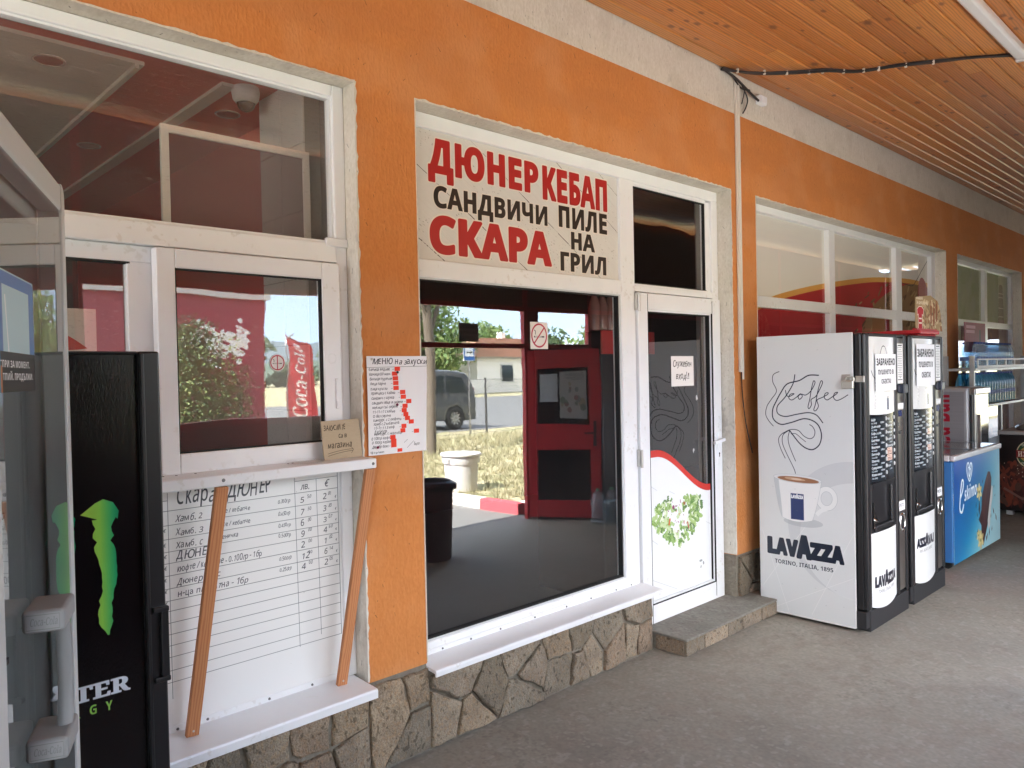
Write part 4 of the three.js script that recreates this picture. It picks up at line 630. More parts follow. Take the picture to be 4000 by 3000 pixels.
    put('selection_panel', bow(0.10, 0.505, 0.897, 1.322, 0.010, 0), phy(0xffffff, 0.2, { map: keys(opts.patches) }), m);
    for (let i = 0; i < 9; i++) for (const X of i < 8 ? [0.335, 0.488] : [0.335]) put('button', clean(new THREE.SphereGeometry(0.011, 10, 8).scale(0.8, 1.2, 0.5).translate(X, 1.29 - i * 0.0425, F - 0.001 - (X > 0.4 ? 0.008 : 0))), std([0.5, 0.5, 0.5], 0.35), m);
    put('cup_niche', [bx(0.10, 0.505, 0.60, 0.895, F - 0.06, F - 0.055), bx(0.10, 0.135, 0.60, 0.895, F - 0.055, F - 0.008, 0.006), bx(0.44, 0.505, 0.60, 0.895, F - 0.055, F - 0.008, 0.006), bx(0.135, 0.44, 0.865, 0.895, F - 0.055, F - 0.008), bx(0.135, 0.44, 0.60, 0.635, F - 0.055, F + 0.004, 0.01)], M.black, m);
    put('niche_trim', [bx(0.428, 0.438, 0.64, 0.862, F - 0.012, F - 0.003), bx(0.112, 0.128, 0.625, 0.785, F - 0.006, F + 0.002), bx(0.18, 0.205, 0.64, 0.70, F - 0.03, F - 0.02)], M.chrome, m);
    put('door_lock', [cyl(0.012, 0.012, 0.016, 0.135, 0.675, F + 0.004, 'z', 14), bar([0.135, 0.675, F + 0.014], [0.155, 0.66, F + 0.012], 0.006, 0.004)], M.chrome, m);
    put('lower_panel', bow(0.10, 0.505, 0.142, 0.592, 0.014, 0.03), phy(0xffffff, 0.28, { map: low(opts.mirror) }), m);
    put('coin_column', [bx(0.552, w - 0.036, 0.15, 1.44, F - 0.026, F - 0.012), bx(0.552, w - 0.036, 1.50, 1.80, F - 0.026, F - 0.012)], M.steel, m);
    put('instruction_strip', sheet(0.556, w - 0.040, 1.505, 1.765, F - 0.0105, 0.002), std(0xffffff, 0.7, { map: strip }), m);
    put('card_reader', [bx(0.55, 0.60, 1.445, 1.495, F - 0.02, F + 0.004, 0.005), bx(0.60, w - 0.03, 1.440, 1.498, F - 0.02, F + 0.018, 0.006)], phy([0.03, 0.035, 0.055], 0.3), m);
    put('price_sticker', sheet(0.556, w - 0.04, 1.335, 1.375, F - 0.0105, 0.002), M.paper, m); put('display', bx(0.572, 0.628, 1.288, 1.328, F - 0.014, F - 0.009), phy([0.02, 0.03, 0.12], 0.15), m);
    put('coin_slot', [bx(0.57, 0.582, 1.225, 1.25, F - 0.014, F - 0.009, 0.003), bx(0.625, 0.63, 1.225, 1.25, F - 0.014, F - 0.009), cyl(0.010, 0.010, 0.014, 0.575, 1.185, F - 0.007, 'z', 14), bx(0.61, 0.63, 1.19, 1.196, F - 0.014, F - 0.009)], M.screw, m);
    put('change_label', sheet(0.552, w - 0.036, 0.668, 0.732, F - 0.0105, 0.002), std(0xffffff, 0.7, { map: resto }), m);
    put('coin_cup', [clean(new THREE.TorusGeometry(0.042, 0.008, 10, 32).scale(1, 1.25, 1).translate(0.608, 0.592, F - 0.008))], M.chrome, m); put('coin_hollow', clean(new THREE.SphereGeometry(0.038, 20, 14).scale(1, 1.25, 0.15).translate(0.608, 0.592, F - 0.010)), M.rubber, m);
    if (opts.hasp) {
      put('hasp', [bx(-0.006, -0.001, 1.535, 1.575, 0.66, 0.715, 0.004), bx(0.012, 0.02, 1.525, 1.565, 0.735, 0.79, 0.004)], M.steel, m);
      put('padlock', [bx(-0.036, -0.010, 1.487, 1.538, 0.668, 0.742, 0.008), tube([[-0.022, 1.53, 0.69], [-0.022, 1.557, 0.70], [-0.018, 1.560, 0.715], [-0.012, 1.553, 0.735], [-0.012, 1.53, 0.735]], 0.006, 18, 8)], std([0.58, 0.57, 0.52], 0.35, { metalness: 0.9 }), m);
    }
    put('led_dots', [...Array(9)].map((_, i) => clean(new THREE.SphereGeometry(0.0035, 8, 6).translate(0.17, 1.36 + i * 0.021, F + 0.0005))).concat([...Array(6)].map((_, i) => clean(new THREE.SphereGeometry(0.0035, 8, 6).translate(0.325, 1.36 + i * 0.026, F + 0.001)))), std([0.95, 0.95, 0.95], 0.4), m);
    return m;
  }
  const bf = (a) => [[0, a]];
  machine(4.714, 'coffee vending machine with a padlocked side, next to the staff door step', { patches: [[0, 222], [0, 266]], hasp: true });
  machine(5.452, 'coffee vending machine between its padlocked twin and the blue freezer', { patches: [[0, 148], [0, 262]], mirror: true });
  const nt = canvasTex(300, 420, (x, W, H) => { x.fillStyle = '#ececf0'; x.fillRect(0, 0, W, H); fit(x, 'ЗАБРАНЕНО', 14, 50, 272, 78, '#17181f', { stroke: 10 }); fit(x, 'ПУШЕНЕТО В', 36, 178, 228, 54, '#1c1d24', { stroke: 8 }); fit(x, 'ОБЕКТА!', 80, 284, 146, 54, '#1c1d24', { stroke: 8 }); });
  const pm = std(0xffffff, 0.55, { map: nt });
  one('smoking_ban_notice', sheet(4.875, 5.205, 1.465, 1.695, 0.800, 0.0015), pm, 'printed smoking ban sheet on the padlocked coffee machine', 'notice', 'smoking ban notices');
  one('smoking_ban_notice', sheet(5.585, 5.945, 1.478, 1.765, 0.800, 0.0015), pm, 'printed smoking ban sheet on the coffee machine beside the freezer', 'notice', 'smoking ban notices');
}
// ---------------------------------------------------------------- freezers and coolers beyond the machines
{
  const art = canvasTex(1100, 740, (x, W, H) => {
    const X0 = 6.59, X1 = 7.90, q = (X, Y) => [(X - X0) / (X1 - X0) * W, (0.87 - Y) / 0.84 * H];
    const cell = 10; for (let j = 0; j < H; j += cell) for (let i = 0; i < W; i += cell) { const u = i / W, v = j / H, t = clamp(u * 0.9 + 0.35 * (v - 0.3)), c = mix3(mix3([0.02, 0.30, 0.62], [0.05, 0.58, 0.74], clamp(t + v * 0.3)), [0.72, 0.90, 0.93], smooth(0.45, 1.0, u * 0.75 + v * 0.45)); x.fillStyle = 'rgb(' + c.map((k) => Math.round(k * 255)).join(',') + ')'; x.fillRect(i, j, cell + 1, cell + 1); }
    // shards, flowers and the bar
    const poly = (p, col) => { x.fillStyle = col; x.beginPath(); p.forEach((k, i) => x[i ? 'lineTo' : 'moveTo'](k[0] * W, k[1] * H)); x.closePath(); x.fill(); };
    for (const [a, b, s, r] of [[0.50, 0.40, 40, 0.4], [0.45, 0.52, 26, 0.2], [0.52, 0.56, 60, 0.1], [0.47, 0.62, 22, -0.3], [0.48, 0.80, 30, 0.2], [0.44, 0.84, 16, 0.1], [0.78, 0.70, 20, 0.2], [0.84, 0.66, 34, -0.5], [0.90, 0.74, 36, -0.4], [0.74, 0.86, 34, 0.3], [0.80, 0.84, 24, 0.2], [0.88, 0.50, 14, 0.8], [0.68, 0.90, 40, 0.7], [0.86, 0.40, 16, 0.4], [0.60, 0.30, 22, 0.5]]) { x.save(); x.translate(a * W, b * H); x.rotate(r); x.fillStyle = '#3a1c22'; x.beginPath(); x.moveTo(0, -s); x.lineTo(s * 0.35, s * 0.1); x.lineTo(s * 0.05, s); x.lineTo(-s * 0.35, s * 0.2); x.fill(); x.restore(); }
    const flower = (a, b, s) => { x.save(); x.translate(a * W, b * H); for (let k = 0; k < 6; k++) { x.rotate(1.05); x.fillStyle = k % 2 ? '#eadb9a' : '#d9c27a'; x.beginPath(); x.ellipse(0, -s * 0.55, s * 0.3, s * 0.6, 0, 0, 7); x.fill(); } x.fillStyle = '#6d7a3a'; x.beginPath(); x.arc(0, 0, s * 0.2, 0, 7); x.fill(); x.restore(); };
    poly([[0.66, 0.30], [0.72, 0.22], [0.77, 0.23], [0.80, 0.30], [0.79, 0.45], [0.73, 0.62], [0.70, 0.78], [0.60, 0.97], [0.55, 0.93], [0.56, 0.75], [0.50, 0.68], [0.56, 0.60], [0.58, 0.45]], '#4a2a2a');
    poly([[0.80, 0.38], [0.83, 0.40], [0.82, 0.52], [0.78, 0.62], [0.755, 0.80], [0.72, 0.83], [0.70, 0.74], [0.735, 0.60]], '#e9e6e0'); poly([[0.70, 0.28], [0.735, 0.25], [0.66, 0.55], [0.62, 0.8], [0.60, 0.6]], '#5d3733');
    flower(0.52, 0.40, 60); flower(0.545, 0.90, 66); flower(0.50, 0.84, 44);
    // heart mark and script name
    x.strokeStyle = '#f2fbff'; x.lineWidth = 13; x.lineJoin = x.lineCap = 'round'; const H0 = (k) => { spline(x, [[0.315, 0.225], [0.335, 0.09 + 0.05 * (1 - k)], [0.362, 0.085 + 0.05 * (1 - k)], [0.37, 0.15], [0.345, 0.215], [0.318, 0.25], [0.285, 0.21], [0.262, 0.13], [0.275, 0.075], [0.30, 0.07], [0.317, 0.12]].map((p) => [(0.317 + (p[0] - 0.317) * k) * W, (0.16 + (p[1] - 0.16) * k) * H])); x.stroke(); }; H0(1); x.lineWidth = 10; H0(0.52);
    x.save(); x.translate(0.13 * W, 0.43 * H); x.transform(1, -0.06, 0, 1, 0, 0); x.lineWidth = 18; spline(x, [[-8, -30], [50, -80], [66, -140], [34, -150], [0, -60], [-14, 40], [24, 74], [70, 30]]); x.stroke(); x.font = 'italic bold 120px sans-serif'; x.fillStyle = '#f2fbff'; x.save(); x.scale(0.82, 1.15); x.fillText('skimo', 96, 6); x.restore(); x.restore();
  });
  const f = thing('ice_cream_freezer', 'blue chest freezer with a chocolate ice cream picture beside the vending machines', 'freezer');
  put('body', bx(6.60, 7.885, 0.06, 0.86, 0.06, 0.715, 0.012), phy([0.03, 0.16, 0.40], 0.35), f);
  const fg = sheet(6.605, 7.88, 0.05, 0.87, 0.7175, 0.004); put('front_print', fg, phy(0xffffff, 0.3, { map: art }), f, 'light blue ice cream print');
  put('rim', [bx(6.59, 7.895, 0.86, 0.905, 0.695, 0.735, 0.012), bx(6.59, 7.895, 0.86, 0.905, 0.05, 0.09, 0.012), bx(6.59, 6.63, 0.86, 0.905, 0.09, 0.695, 0.01), bx(7.855, 7.895, 0.86, 0.905, 0.09, 0.695, 0.01)], std([0.55, 0.56, 0.57], 0.4), f);
  put('glass_lid', [bx(6.63, 7.26, 0.892, 0.898, 0.09, 0.695), bx(7.24, 7.855, 0.899, 0.905, 0.09, 0.695)], phy([0.45, 0.48, 0.5], 0.08, { transmission: 0.6, thickness: 0 }), f);
  for (const [a, b] of [[6.68, 0.65], [7.80, 0.65], [6.68, 0.15], [7.80, 0.15]]) put('caster', [cyl(0.03, 0.03, 0.025, a, 0.03, b, 'x', 16)], M.rubber, f);
  put('lock', cyl(0.014, 0.014, 0.02, 7.897, 0.83, 0.6, 'x', 14), M.steel, f);
  // red cooler with a cardboard topper, mostly hidden between the machine and the freezer
  const c = thing('red_cooler', 'red drinks cooler squeezed between the vending machine and the blue freezer', 'cooler');
  put('cabinet', bx(6.17, 6.57, 0.0, 1.855, 0.06, 0.62, 0.012), phy([0.42, 0.012, 0.02], 0.3), c); put('crown', bx(6.16, 6.585, 1.855, 1.885, 0.06, 0.64, 0.008), phy([0.52, 0.02, 0.03], 0.3), c);
  const tt = canvasTex(560, 300, (x, W, H) => { x.fillStyle = '#a58c68'; x.fillRect(0, 0, W, H); for (let i = 0; i < 120; i++) { x.fillStyle = ['#8f7756', '#b7a07c', '#c9b692', '#7a6248', '#94603c', '#d8c8a8'][i % 6]; x.beginPath(); x.ellipse(rr(140, W), rr(60, H), rr(6, 36), rr(6, 24), rr(0, 3), 0, 7); x.fill(); } x.fillStyle = '#8c4a2c'; for (const [a, b] of [[300, 90], [360, 110], [420, 70]]) { x.fillRect(a, b, 30, 150); x.fillRect(a + 8, b - 40, 14, 44); } x.fillStyle = '#e9e0cc'; x.font = 'bold 32px sans-serif'; x.fillText('ИЗБЕРИ', 20, 52); x.fillText('ЗА ДНЕШНАТА', 20, 88); x.fillStyle = '#b3122c'; x.strokeStyle = '#f2ece2'; x.lineWidth = 6; x.beginPath(); x.moveTo(30, 130); x.lineTo(70, 108); x.lineTo(120, 108); x.lineTo(165, 130); x.lineTo(150, 180); x.lineTo(130, 172); x.lineTo(132, 300); x.lineTo(50, 300); x.lineTo(56, 172); x.lineTo(36, 180); x.closePath(); x.fill(); x.stroke(); x.fillStyle = '#f2ece2'; x.fillRect(66, 200, 54, 12); x.fillRect(66, 236, 54, 12); });
  const tp = thing('cardboard_topper', 'printed cardboard advertising topper standing on the red cooler', 'advert', null, [6.17, 1.885, 0.60]);
  { const s = new THREE.Shape(); s.moveTo(0, 0); s.lineTo(0.60, 0); s.lineTo(0.56, 0.15); s.lineTo(0.50, 0.235); s.lineTo(0.33, 0.275); s.lineTo(0.0, 0.245); s.closePath(); const g = new THREE.ExtrudeGeometry(s, { depth: 0.004, bevelEnabled: false }), uv = g.attributes.uv, p = g.attributes.position; for (let i = 0; i < p.count; i++) uv.setXY(i, p.getX(i) / 0.6, p.getY(i) / 0.28); put('card', clean(g), std(0xffffff, 0.6, { map: tt }), tp); }
  put('stand_strip', bx(0.0, 0.46, 0.0, 0.012, -0.02, 0.012), phy([0.5, 0.02, 0.03], 0.4), tp);
  // slim silver cooler
  const rt = canvasTex(420, 1000, (x, W, H) => { x.fillStyle = '#8f8d90'; x.fillRect(0, 0, W, H); for (let i = 0; i < 400; i++) { x.fillStyle = 'rgba(160,158,160,0.12)'; x.fillRect(0, rnd() * H, W, rr(1, 3)); } x.save(); x.translate(40, 480); x.rotate(-Math.PI / 2); fit(x, 'Red Bull', 0, 0, 455, 225, '#a8122c', { stroke: 6 }); x.restore(); });
  const r = thing('silver_cooler', 'slim silver drinks cooler with red upright lettering behind the blue freezer', 'cooler');
  put('cabinet', bx(7.96, 8.44, 0.0, 1.40, 0.06, 0.46, 0.03, 3), phy([0.42, 0.41, 0.42], 0.4, { metalness: 0.3 }), r);
  const rg = bx(7.955, 7.959, 0.16, 1.36, 0.09, 0.42); { const uv = rg.attributes.uv, p = rg.attributes.position; for (let i = 0; i < p.count; i++) uv.setXY(i, (p.getZ(i) - 0.09) / 0.33, (p.getY(i) - 0.16) / 1.2); } put('side_print', rg, phy(0xffffff, 0.35, { map: rt, metalness: 0.2 }), r);
  put('door', [bx(7.965, 8.435, 0.05, 1.385, 0.462, 0.50, 0.02, 3)], phy([0.05, 0.055, 0.06], 0.12), r); put('door_trim', [bx(7.96, 8.03, 0.05, 1.39, 0.50, 0.512, 0.006), bx(7.96, 8.44, 1.33, 1.395, 0.462, 0.516, 0.015, 3)], M.steel, r); put('handle', bar([8.0, 0.75, 0.53], [8.0, 1.15, 0.53], 0.03, 0.03), M.steel, r);
  // freezer with chocolate print
  const it = canvasTex(700, 620, (x, W, H) => { x.fillStyle = '#1d0f0e'; x.fillRect(0, 0, W, H); for (let i = 0; i < 260; i++) { const y = rr(240, 560); x.fillStyle = ['#4d2018', '#6a2d1f', '#3a1712', '#7b3a28', '#54382e'][i % 5]; x.beginPath(); x.ellipse(rnd() * W, y, rr(10, 60), rr(8, 34), rr(0, 3), 0, 7); x.fill(); } x.fillStyle = '#cdb49c'; for (let i = 0; i < 30; i++) { x.beginPath(); x.arc(rnd() * W, rr(220, 360), rr(2, 6), 0, 7); x.fill(); } x.strokeStyle = '#7c5a50'; x.lineWidth = 20; x.beginPath(); x.moveTo(40, 440); x.lineTo(230, 520); x.lineTo(470, 440); x.stroke();
    x.fillStyle = '#d8c9a6'; x.beginPath(); x.ellipse(300, 150, 130, 110, 0, 0, 7); x.fill(); x.fillStyle = '#234a2a'; x.beginPath(); x.ellipse(300, 150, 120, 100, 0, 0, 7); x.fill(); x.fillStyle = '#c9a35a'; x.beginPath(); x.ellipse(300, 150, 96, 66, 0, 0, 7); x.fill(); x.fillStyle = '#7e1a18'; x.fillRect(170, 118, 260, 62); x.fillStyle = '#efe7d6'; x.font = 'bold 60px serif'; x.fillText('ИЗИДА', 186, 170); x.font = 'bold 24px sans-serif'; x.fillText('СМЕТАНОВ', 226, 84); x.fillText('СЛАДОЛЕД', 222, 232); });
  const z = thing('brown_freezer', 'chest freezer with a dark chocolate print beyond the silver cooler', 'freezer');
  put('body', bx(9.42, 10.8, 0.05, 0.86, 0.34, 0.98, 0.015), M.blackMatt, z); const zg = bx(9.412, 9.418, 0.06, 0.85, 0.345, 0.975); { const uv = zg.attributes.uv, p = zg.attributes.position; for (let i = 0; i < p.count; i++) uv.setXY(i, (p.getZ(i) - 0.345) / 0.63, (p.getY(i) - 0.06) / 0.79); } put('side_print', zg, phy(0xffffff, 0.35, { map: it }), z);
  put('rim', bx(9.40, 10.82, 0.86, 0.90, 0.33, 0.99, 0.012), std([0.4, 0.38, 0.36], 0.4), z); put('curved_lid', [clean(new THREE.SphereGeometry(1, 24, 8, 0, Math.PI * 2, 0, Math.PI / 2).scale(0.68, 0.09, 0.30).translate(10.11, 0.90, 0.66))], phy([0.5, 0.48, 0.46], 0.15, { transmission: 0.4, thickness: 0 }), z); for (const [a, b] of [[9.5, 0.42], [9.5, 0.9], [10.7, 0.9]]) put('foot', bx(a - 0.03, a + 0.03, 0, 0.05, b - 0.03, b + 0.03), std([0.5, 0.5, 0.48], 0.5), z);
  // metal rack with shrink-wrapped water
  const k = thing('water_rack', 'grey metal display rack holding shrink-wrapped water bottles', 'rack'), km = std([0.46, 0.45, 0.43], 0.45);
  for (const [a, b] of [[8.66, 0.06], [8.66, 0.30], [10.62, 0.06], [10.62, 0.30]]) put('post', bx(a - 0.02, a + 0.02, 0, 1.70, b - 0.02, b + 0.02), km, k);
  for (const y of [0.30, 0.72, 1.165, 1.545]) put('shelf', bx(8.66, 10.62, y, y + 0.028, 0.05, 0.33, 0.004), km, k);
  put('tray_front', [bx(8.72, 10.62, 1.655, 1.67, 0.325, 0.335), bx(8.72, 10.62, 1.575, 1.60, 0.325, 0.335), ...[8.72, 9.05, 9.4, 9.75, 10.1, 10.59].map((X) => bx(X, X + 0.03, 1.60, 1.655, 0.325, 0.335))], std([0.66, 0.65, 0.62], 0.5), k);
  const pk = canvasTex(256, 256, (x, W, H) => { x.fillStyle = '#8d2748'; x.fillRect(0, 0, W, H); x.fillStyle = '#5d1b33'; x.fillRect(0, 170, W, 90); x.fillStyle = '#c98aa2'; x.fillRect(20, 26, 110, 26); x.fillRect(20, 66, 100, 26); x.fillStyle = '#2a1a24'; x.fillRect(180, 60, 16, 200); });
  put('header_card', sheet(8.78, 9.50, 1.74, 2.05, 0.20, 0.006), std(0xffffff, 0.6, { map: pk }), k);
  const pet = phy([0.80, 0.90, 0.96], 0.06, { transmission: 0.85, thickness: 0, ior: 1.4, side: THREE.DoubleSide }), petB = phy([0.25, 0.62, 0.78], 0.08, { transmission: 0.7, thickness: 0, ior: 1.4, side: THREE.DoubleSide }), cap = phy([0.03, 0.06, 0.25], 0.35), labelM = phy([0.16, 0.24, 0.48], 0.4);
  const bottleG = (h) => lathe([[0, 0], [0.040, 0], [0.045, 0.01], [0.043, 0.05], [0.045, 0.09], [0.043, h * 0.45], [0.045, h * 0.55], [0.045, h * 0.66], [0.035, h * 0.8], [0.016, h * 0.92], [0.016, h * 0.96]], 0, 0, 0, 14), BG = bottleG(0.27), BG2 = bottleG(0.33), CG = cyl(0.018, 0.018, 0.02, 0, 0, 0, 'y', 12), LG = cyl(0.0455, 0.0455, 0.04, 0, 0, 0, 'y', 14, true);
  for (const [x0, n, y, g, mt, h, l] of [[9.02, 14, 1.573, BG, pet, 0.27, 'clear water bottle with a dark label on the upper rack tray'], [8.86, 16, 1.193, BG2, petB, 0.33, 'blue water bottle on the shelf below the rack tray']]) for (let i = 0; i < n; i++) for (let j = 0; j < 2; j++) {
    const b = thing('water_bottle', l, 'bottle', 'shrink-wrapped water bottles on the rack', [x0 + i * 0.1, y, 0.13 + j * 0.105]); put('body', g, mt, b); const c2 = put('cap', CG, cap, b); c2.position.y = h * 0.97; const L2 = put('label', LG, labelM, b); L2.position.y = h * 0.36;
  }
}
// ---------------------------------------------------------------- coolers by the hatch
{
  const art = canvasTex(900, 1600, (x, W, H) => {
    const X0 = 0.24, X1 = 0.642, Y0 = 0.06, Y1 = 1.70, q = (X, Y) => [(X - X0) / (X1 - X0) * W, (Y1 - Y) / (Y1 - Y0) * H];
    x.fillStyle = '#08060a'; x.fillRect(0, 0, W, H);
    const grad = (l, r) => { const g = x.createLinearGradient(q(l, 1)[0], 0, q(r, 1)[0], 0); g.addColorStop(0, '#a8cf52'); g.addColorStop(0.45, '#8fce55'); g.addColorStop(0.8, '#2fa56a'); g.addColorStop(1, '#12895f'); return g; };
    // three torn claw marks
    const claw = (cx, top, bot, tipx) => {
      const L = [], R = [], n = 26; for (let i = 0; i <= n; i++) { const t = i / n, y = top - 0.045 - (top - 0.045 - bot) * t, w = 0.020 * (1 - t * 0.45) * (0.75 + 0.5 * rnd()) * (t > 0.9 ? (1 - t) * 8 + 0.1 : 1), dr = 0.006 * Math.sin(t * 9 + cx * 40); L.push([cx - w + dr - rr(0, 0.003), y]); R.push([cx + w + dr + rr(0, 0.003), y]); }
      x.fillStyle = grad(cx - 0.05, cx + 0.035); x.beginPath(); x.moveTo(...q(tipx, top - 0.03)); x.lineTo(...q(cx - 0.022, top - 0.006)); x.lineTo(...q(cx - 0.004, top + 0.002)); x.lineTo(...q(cx + 0.018, top - 0.008)); x.lineTo(...q(cx + 0.030, top - 0.03)); x.lineTo(...q(cx + 0.027, top - 0.05)); for (const p of R) x.lineTo(...q(...p)); for (const p of L.reverse()) x.lineTo(...q(...p)); x.lineTo(...q(cx - 0.018, top - 0.045)); x.closePath(); x.fill();
    };
    claw(0.560, 1.352, 1.026, 0.506); claw(0.466, 1.345, 0.98, 0.415); claw(0.35, 1.352, 1.026, 0.31);
    const [tx, ty] = q(0.297, 0.918), [ux, uy] = q(0.604, 0.882); fit(x, 'MONSTER', tx, ty, ux - tx, uy - ty, '#d3dbe6', { font: 'bold 200px serif', stroke: 10 });
    const E = 'ENERGY'; [...E].forEach((c, i) => { const [a, b] = q(0.375 + i * 0.0348, 0.868); fit(x, c, a, b, 34, 22, '#8fc75a', { font: 'bold 100px sans-serif' }); });
  });
  const grain = dataTex(512, 512, (u, v) => fbm(u, v, 120, 60, 3, 503), { repeat: [3, 5] });
  const b = thing('black_cooler', 'black drinks cooler with green claw marks standing by the hatch', 'cooler');
  put('cabinet', bx(0.235, 0.69, 0.03, 1.690, 0.06, 0.628, 0.01), M.blackMatt, b);
  put('door', [bx(0.237, 0.69, 0.05, 1.700, 0.632, 0.652, 0.006), bx(0.640, 0.690, 0.05, 1.700, 0.652, 0.668, 0.006), bx(0.237, 0.64, 1.693, 1.700, 0.652, 0.664, 0.003), bx(0.642, 0.652, 0.06, 1.695, 0.668, 0.674, 0.003)], M.black, b);
  put('handle_recess', [bx(0.672, 0.692, 0.885, 1.065, 0.668, 0.680, 0.004), bx(0.655, 0.692, 1.055, 1.068, 0.668, 0.684, 0.003), bx(0.655, 0.692, 0.882, 0.895, 0.668, 0.684, 0.003)], M.black, b);
  put('front_print', sheet(0.24, 0.642, 0.06, 1.692, 0.6535, 0.003), phy(0xffffff, 0.2, { map: art, bumpMap: grain, bumpScale: 0.00025 }), b, 'black door print with green claw marks and lettering');
  for (const [X, Z] of [[0.28, 0.12], [0.65, 0.12], [0.28, 0.58], [0.65, 0.58]]) put('foot', cyl(0.02, 0.02, 0.03, X, 0.015, Z, 'y', 12), M.rubber, b);
  // white cooler with a glass door, turned towards the black one
  const D = 0.66, bxm = (a, c, ...r) => bx(D - c, D - a, ...r), g = thing('glass_door_cooler', 'tall white cooler with a big glass door and moulded grey handle', 'cooler', null, [0.2037, 0, 1.4098]);
  // local axes: x along the door from its handle edge to its far edge, z out of the door
  const W = std([0.62, 0.64, 0.65], 0.4), IN = std([0.05, 0.052, 0.052], 0.6);
  put('cabinet', [bxm(0.0, D, 0.06, 0.16, -0.60, -0.05, 0.008), bxm(0.0, D, 1.96, 2.06, -0.60, -0.05, 0.008), bxm(0.0, 0.025, 0.16, 1.96, -0.60, -0.05), bxm(D - 0.025, D, 0.16, 1.96, -0.60, -0.05), bxm(0.025, D - 0.025, 0.16, 1.96, -0.60, -0.57)], W, g);
  for (const y of [0.45, 0.75, 1.05, 1.35, 1.65]) put('shelf', bxm(0.03, D - 0.03, y, y + 0.012, -0.55, -0.12), IN, g);
  put('inner_back', bxm(0.026, D - 0.026, 0.161, 1.959, -0.568, -0.56), IN, g);
  put('door_frame', [bxm(-0.002, 0.034, 0.09, 1.99, -0.045, 0.0, 0.004, 2), bxm(D - 0.075, D, 0.09, 2.045, -0.045, 0.0, 0.008, 3), bxm(0.034, D - 0.07, 1.985, 2.045, -0.045, 0.0, 0.01, 3), bxm(0.034, D - 0.07, 0.09, 0.16, -0.045, 0.0, 0.01, 3)], W, g);
  { const s = new THREE.Shape(); s.moveTo(D + 0.002, 1.985); s.lineTo(D - 0.034, 1.985); s.lineTo(D - 0.034, 2.045); s.lineTo(D - 0.03, 2.045); s.quadraticCurveTo(D + 0.002, 2.043, D + 0.002, 2.012); s.closePath(); put('corner', metric(new THREE.ExtrudeGeometry(s, { depth: 0.045, bevelEnabled: false }).translate(0, 0, -0.045)), W, g); }
  put('glass', quad(0.07, D - 0.032, 0.155, 1.99, -0.003), phy([0.90, 0.94, 0.93], 0.0, { transmission: 1, thickness: 0, ior: 1.8, side: THREE.DoubleSide }), g);
  put('handle', [bxm(0.40, 0.50, 1.236, 1.272, 0.0, 0.060, 0.007, 3), bxm(0.40, 0.50, 1.032, 1.068, 0.0, 0.060, 0.007, 3), tube([[D - 0.45, 1.25, 0.040], [D - 0.44, 1.232, 0.046], [D - 0.43, 1.19, 0.047], [D - 0.43, 1.11, 0.047], [D - 0.44, 1.07, 0.046], [D - 0.45, 1.05, 0.040]], 0.012, 30, 10)], std([0.26, 0.27, 0.28], 0.45), g);
  const em = canvasTex(300, 90, (x, w, h) => { x.fillStyle = '#8b8d90'; x.fillRect(0, 0, w, h); x.strokeStyle = '#6c6e72'; x.lineWidth = 3; x.strokeRect(8, 8, w - 16, h - 16); x.font = 'italic 52px serif'; x.fillStyle = '#6a6c70'; x.fillText('Coca-Cola', 36, 62); });
  for (const y of [1.238, 1.034]) { const bg = clean(new THREE.PlaneGeometry(0.048, 0.028).rotateY(-Math.PI / 2).translate(D - 0.5008, y + 0.016, 0.030)); put('handle_badge', bg, std(0xffffff, 0.5, { map: em }), g); }
  const ps = canvasTex(420, 600, (x, w, h) => { x.fillStyle = '#b7d3da'; x.fillRect(0, 0, w, h); x.strokeStyle = '#4f78b4'; x.lineWidth = 64; x.lineJoin = 'round'; x.strokeRect(30, 40, w - 60, h + 60); x.strokeStyle = '#e9eef0'; x.lineWidth = 12; x.beginPath(); x.moveTo(90, 120); x.lineTo(120, 420); x.stroke(); x.fillStyle = '#15171c'; x.fillRect(0, 400, w, 200); x.fillStyle = '#e8e8ea'; x.font = 'bold 40px sans-serif'; x.save(); x.scale(0.9, 1.2); x.fillText('СПРИ ЗА МОМЕНТ.', 24, 398); x.fillText('ОТПИЙ. ПРОДЪЛЖИ.', 24, 450); x.restore(); x.fillStyle = '#3f7fb0'; x.fillRect(0, 400, 30, 200); x.fillStyle = '#b5743c'; x.fillRect(30, 470, 16, 130); });
  put('door_sticker', sheet(D - 0.585, D - 0.335, 1.615, 1.80, -0.0018, 0.0012), phy(0xffffff, 0.35, { map: ps }), g, 'blue framed advert sticker with a black caption');
  for (const [X, Z] of [[0.05, -0.1], [D - 0.05, -0.1], [0.05, -0.55], [D - 0.05, -0.55]]) put('foot', cyl(0.022, 0.022, 0.06, X, 0.03, Z, 'y', 12), M.rubber, g);
  // door runs along (-0.383, 0.924) in plan and faces (0.924, 0.383); a hair out of plumb
  g.rotation.set(0, Math.atan2(0.9237, 0.383), 0); 
}
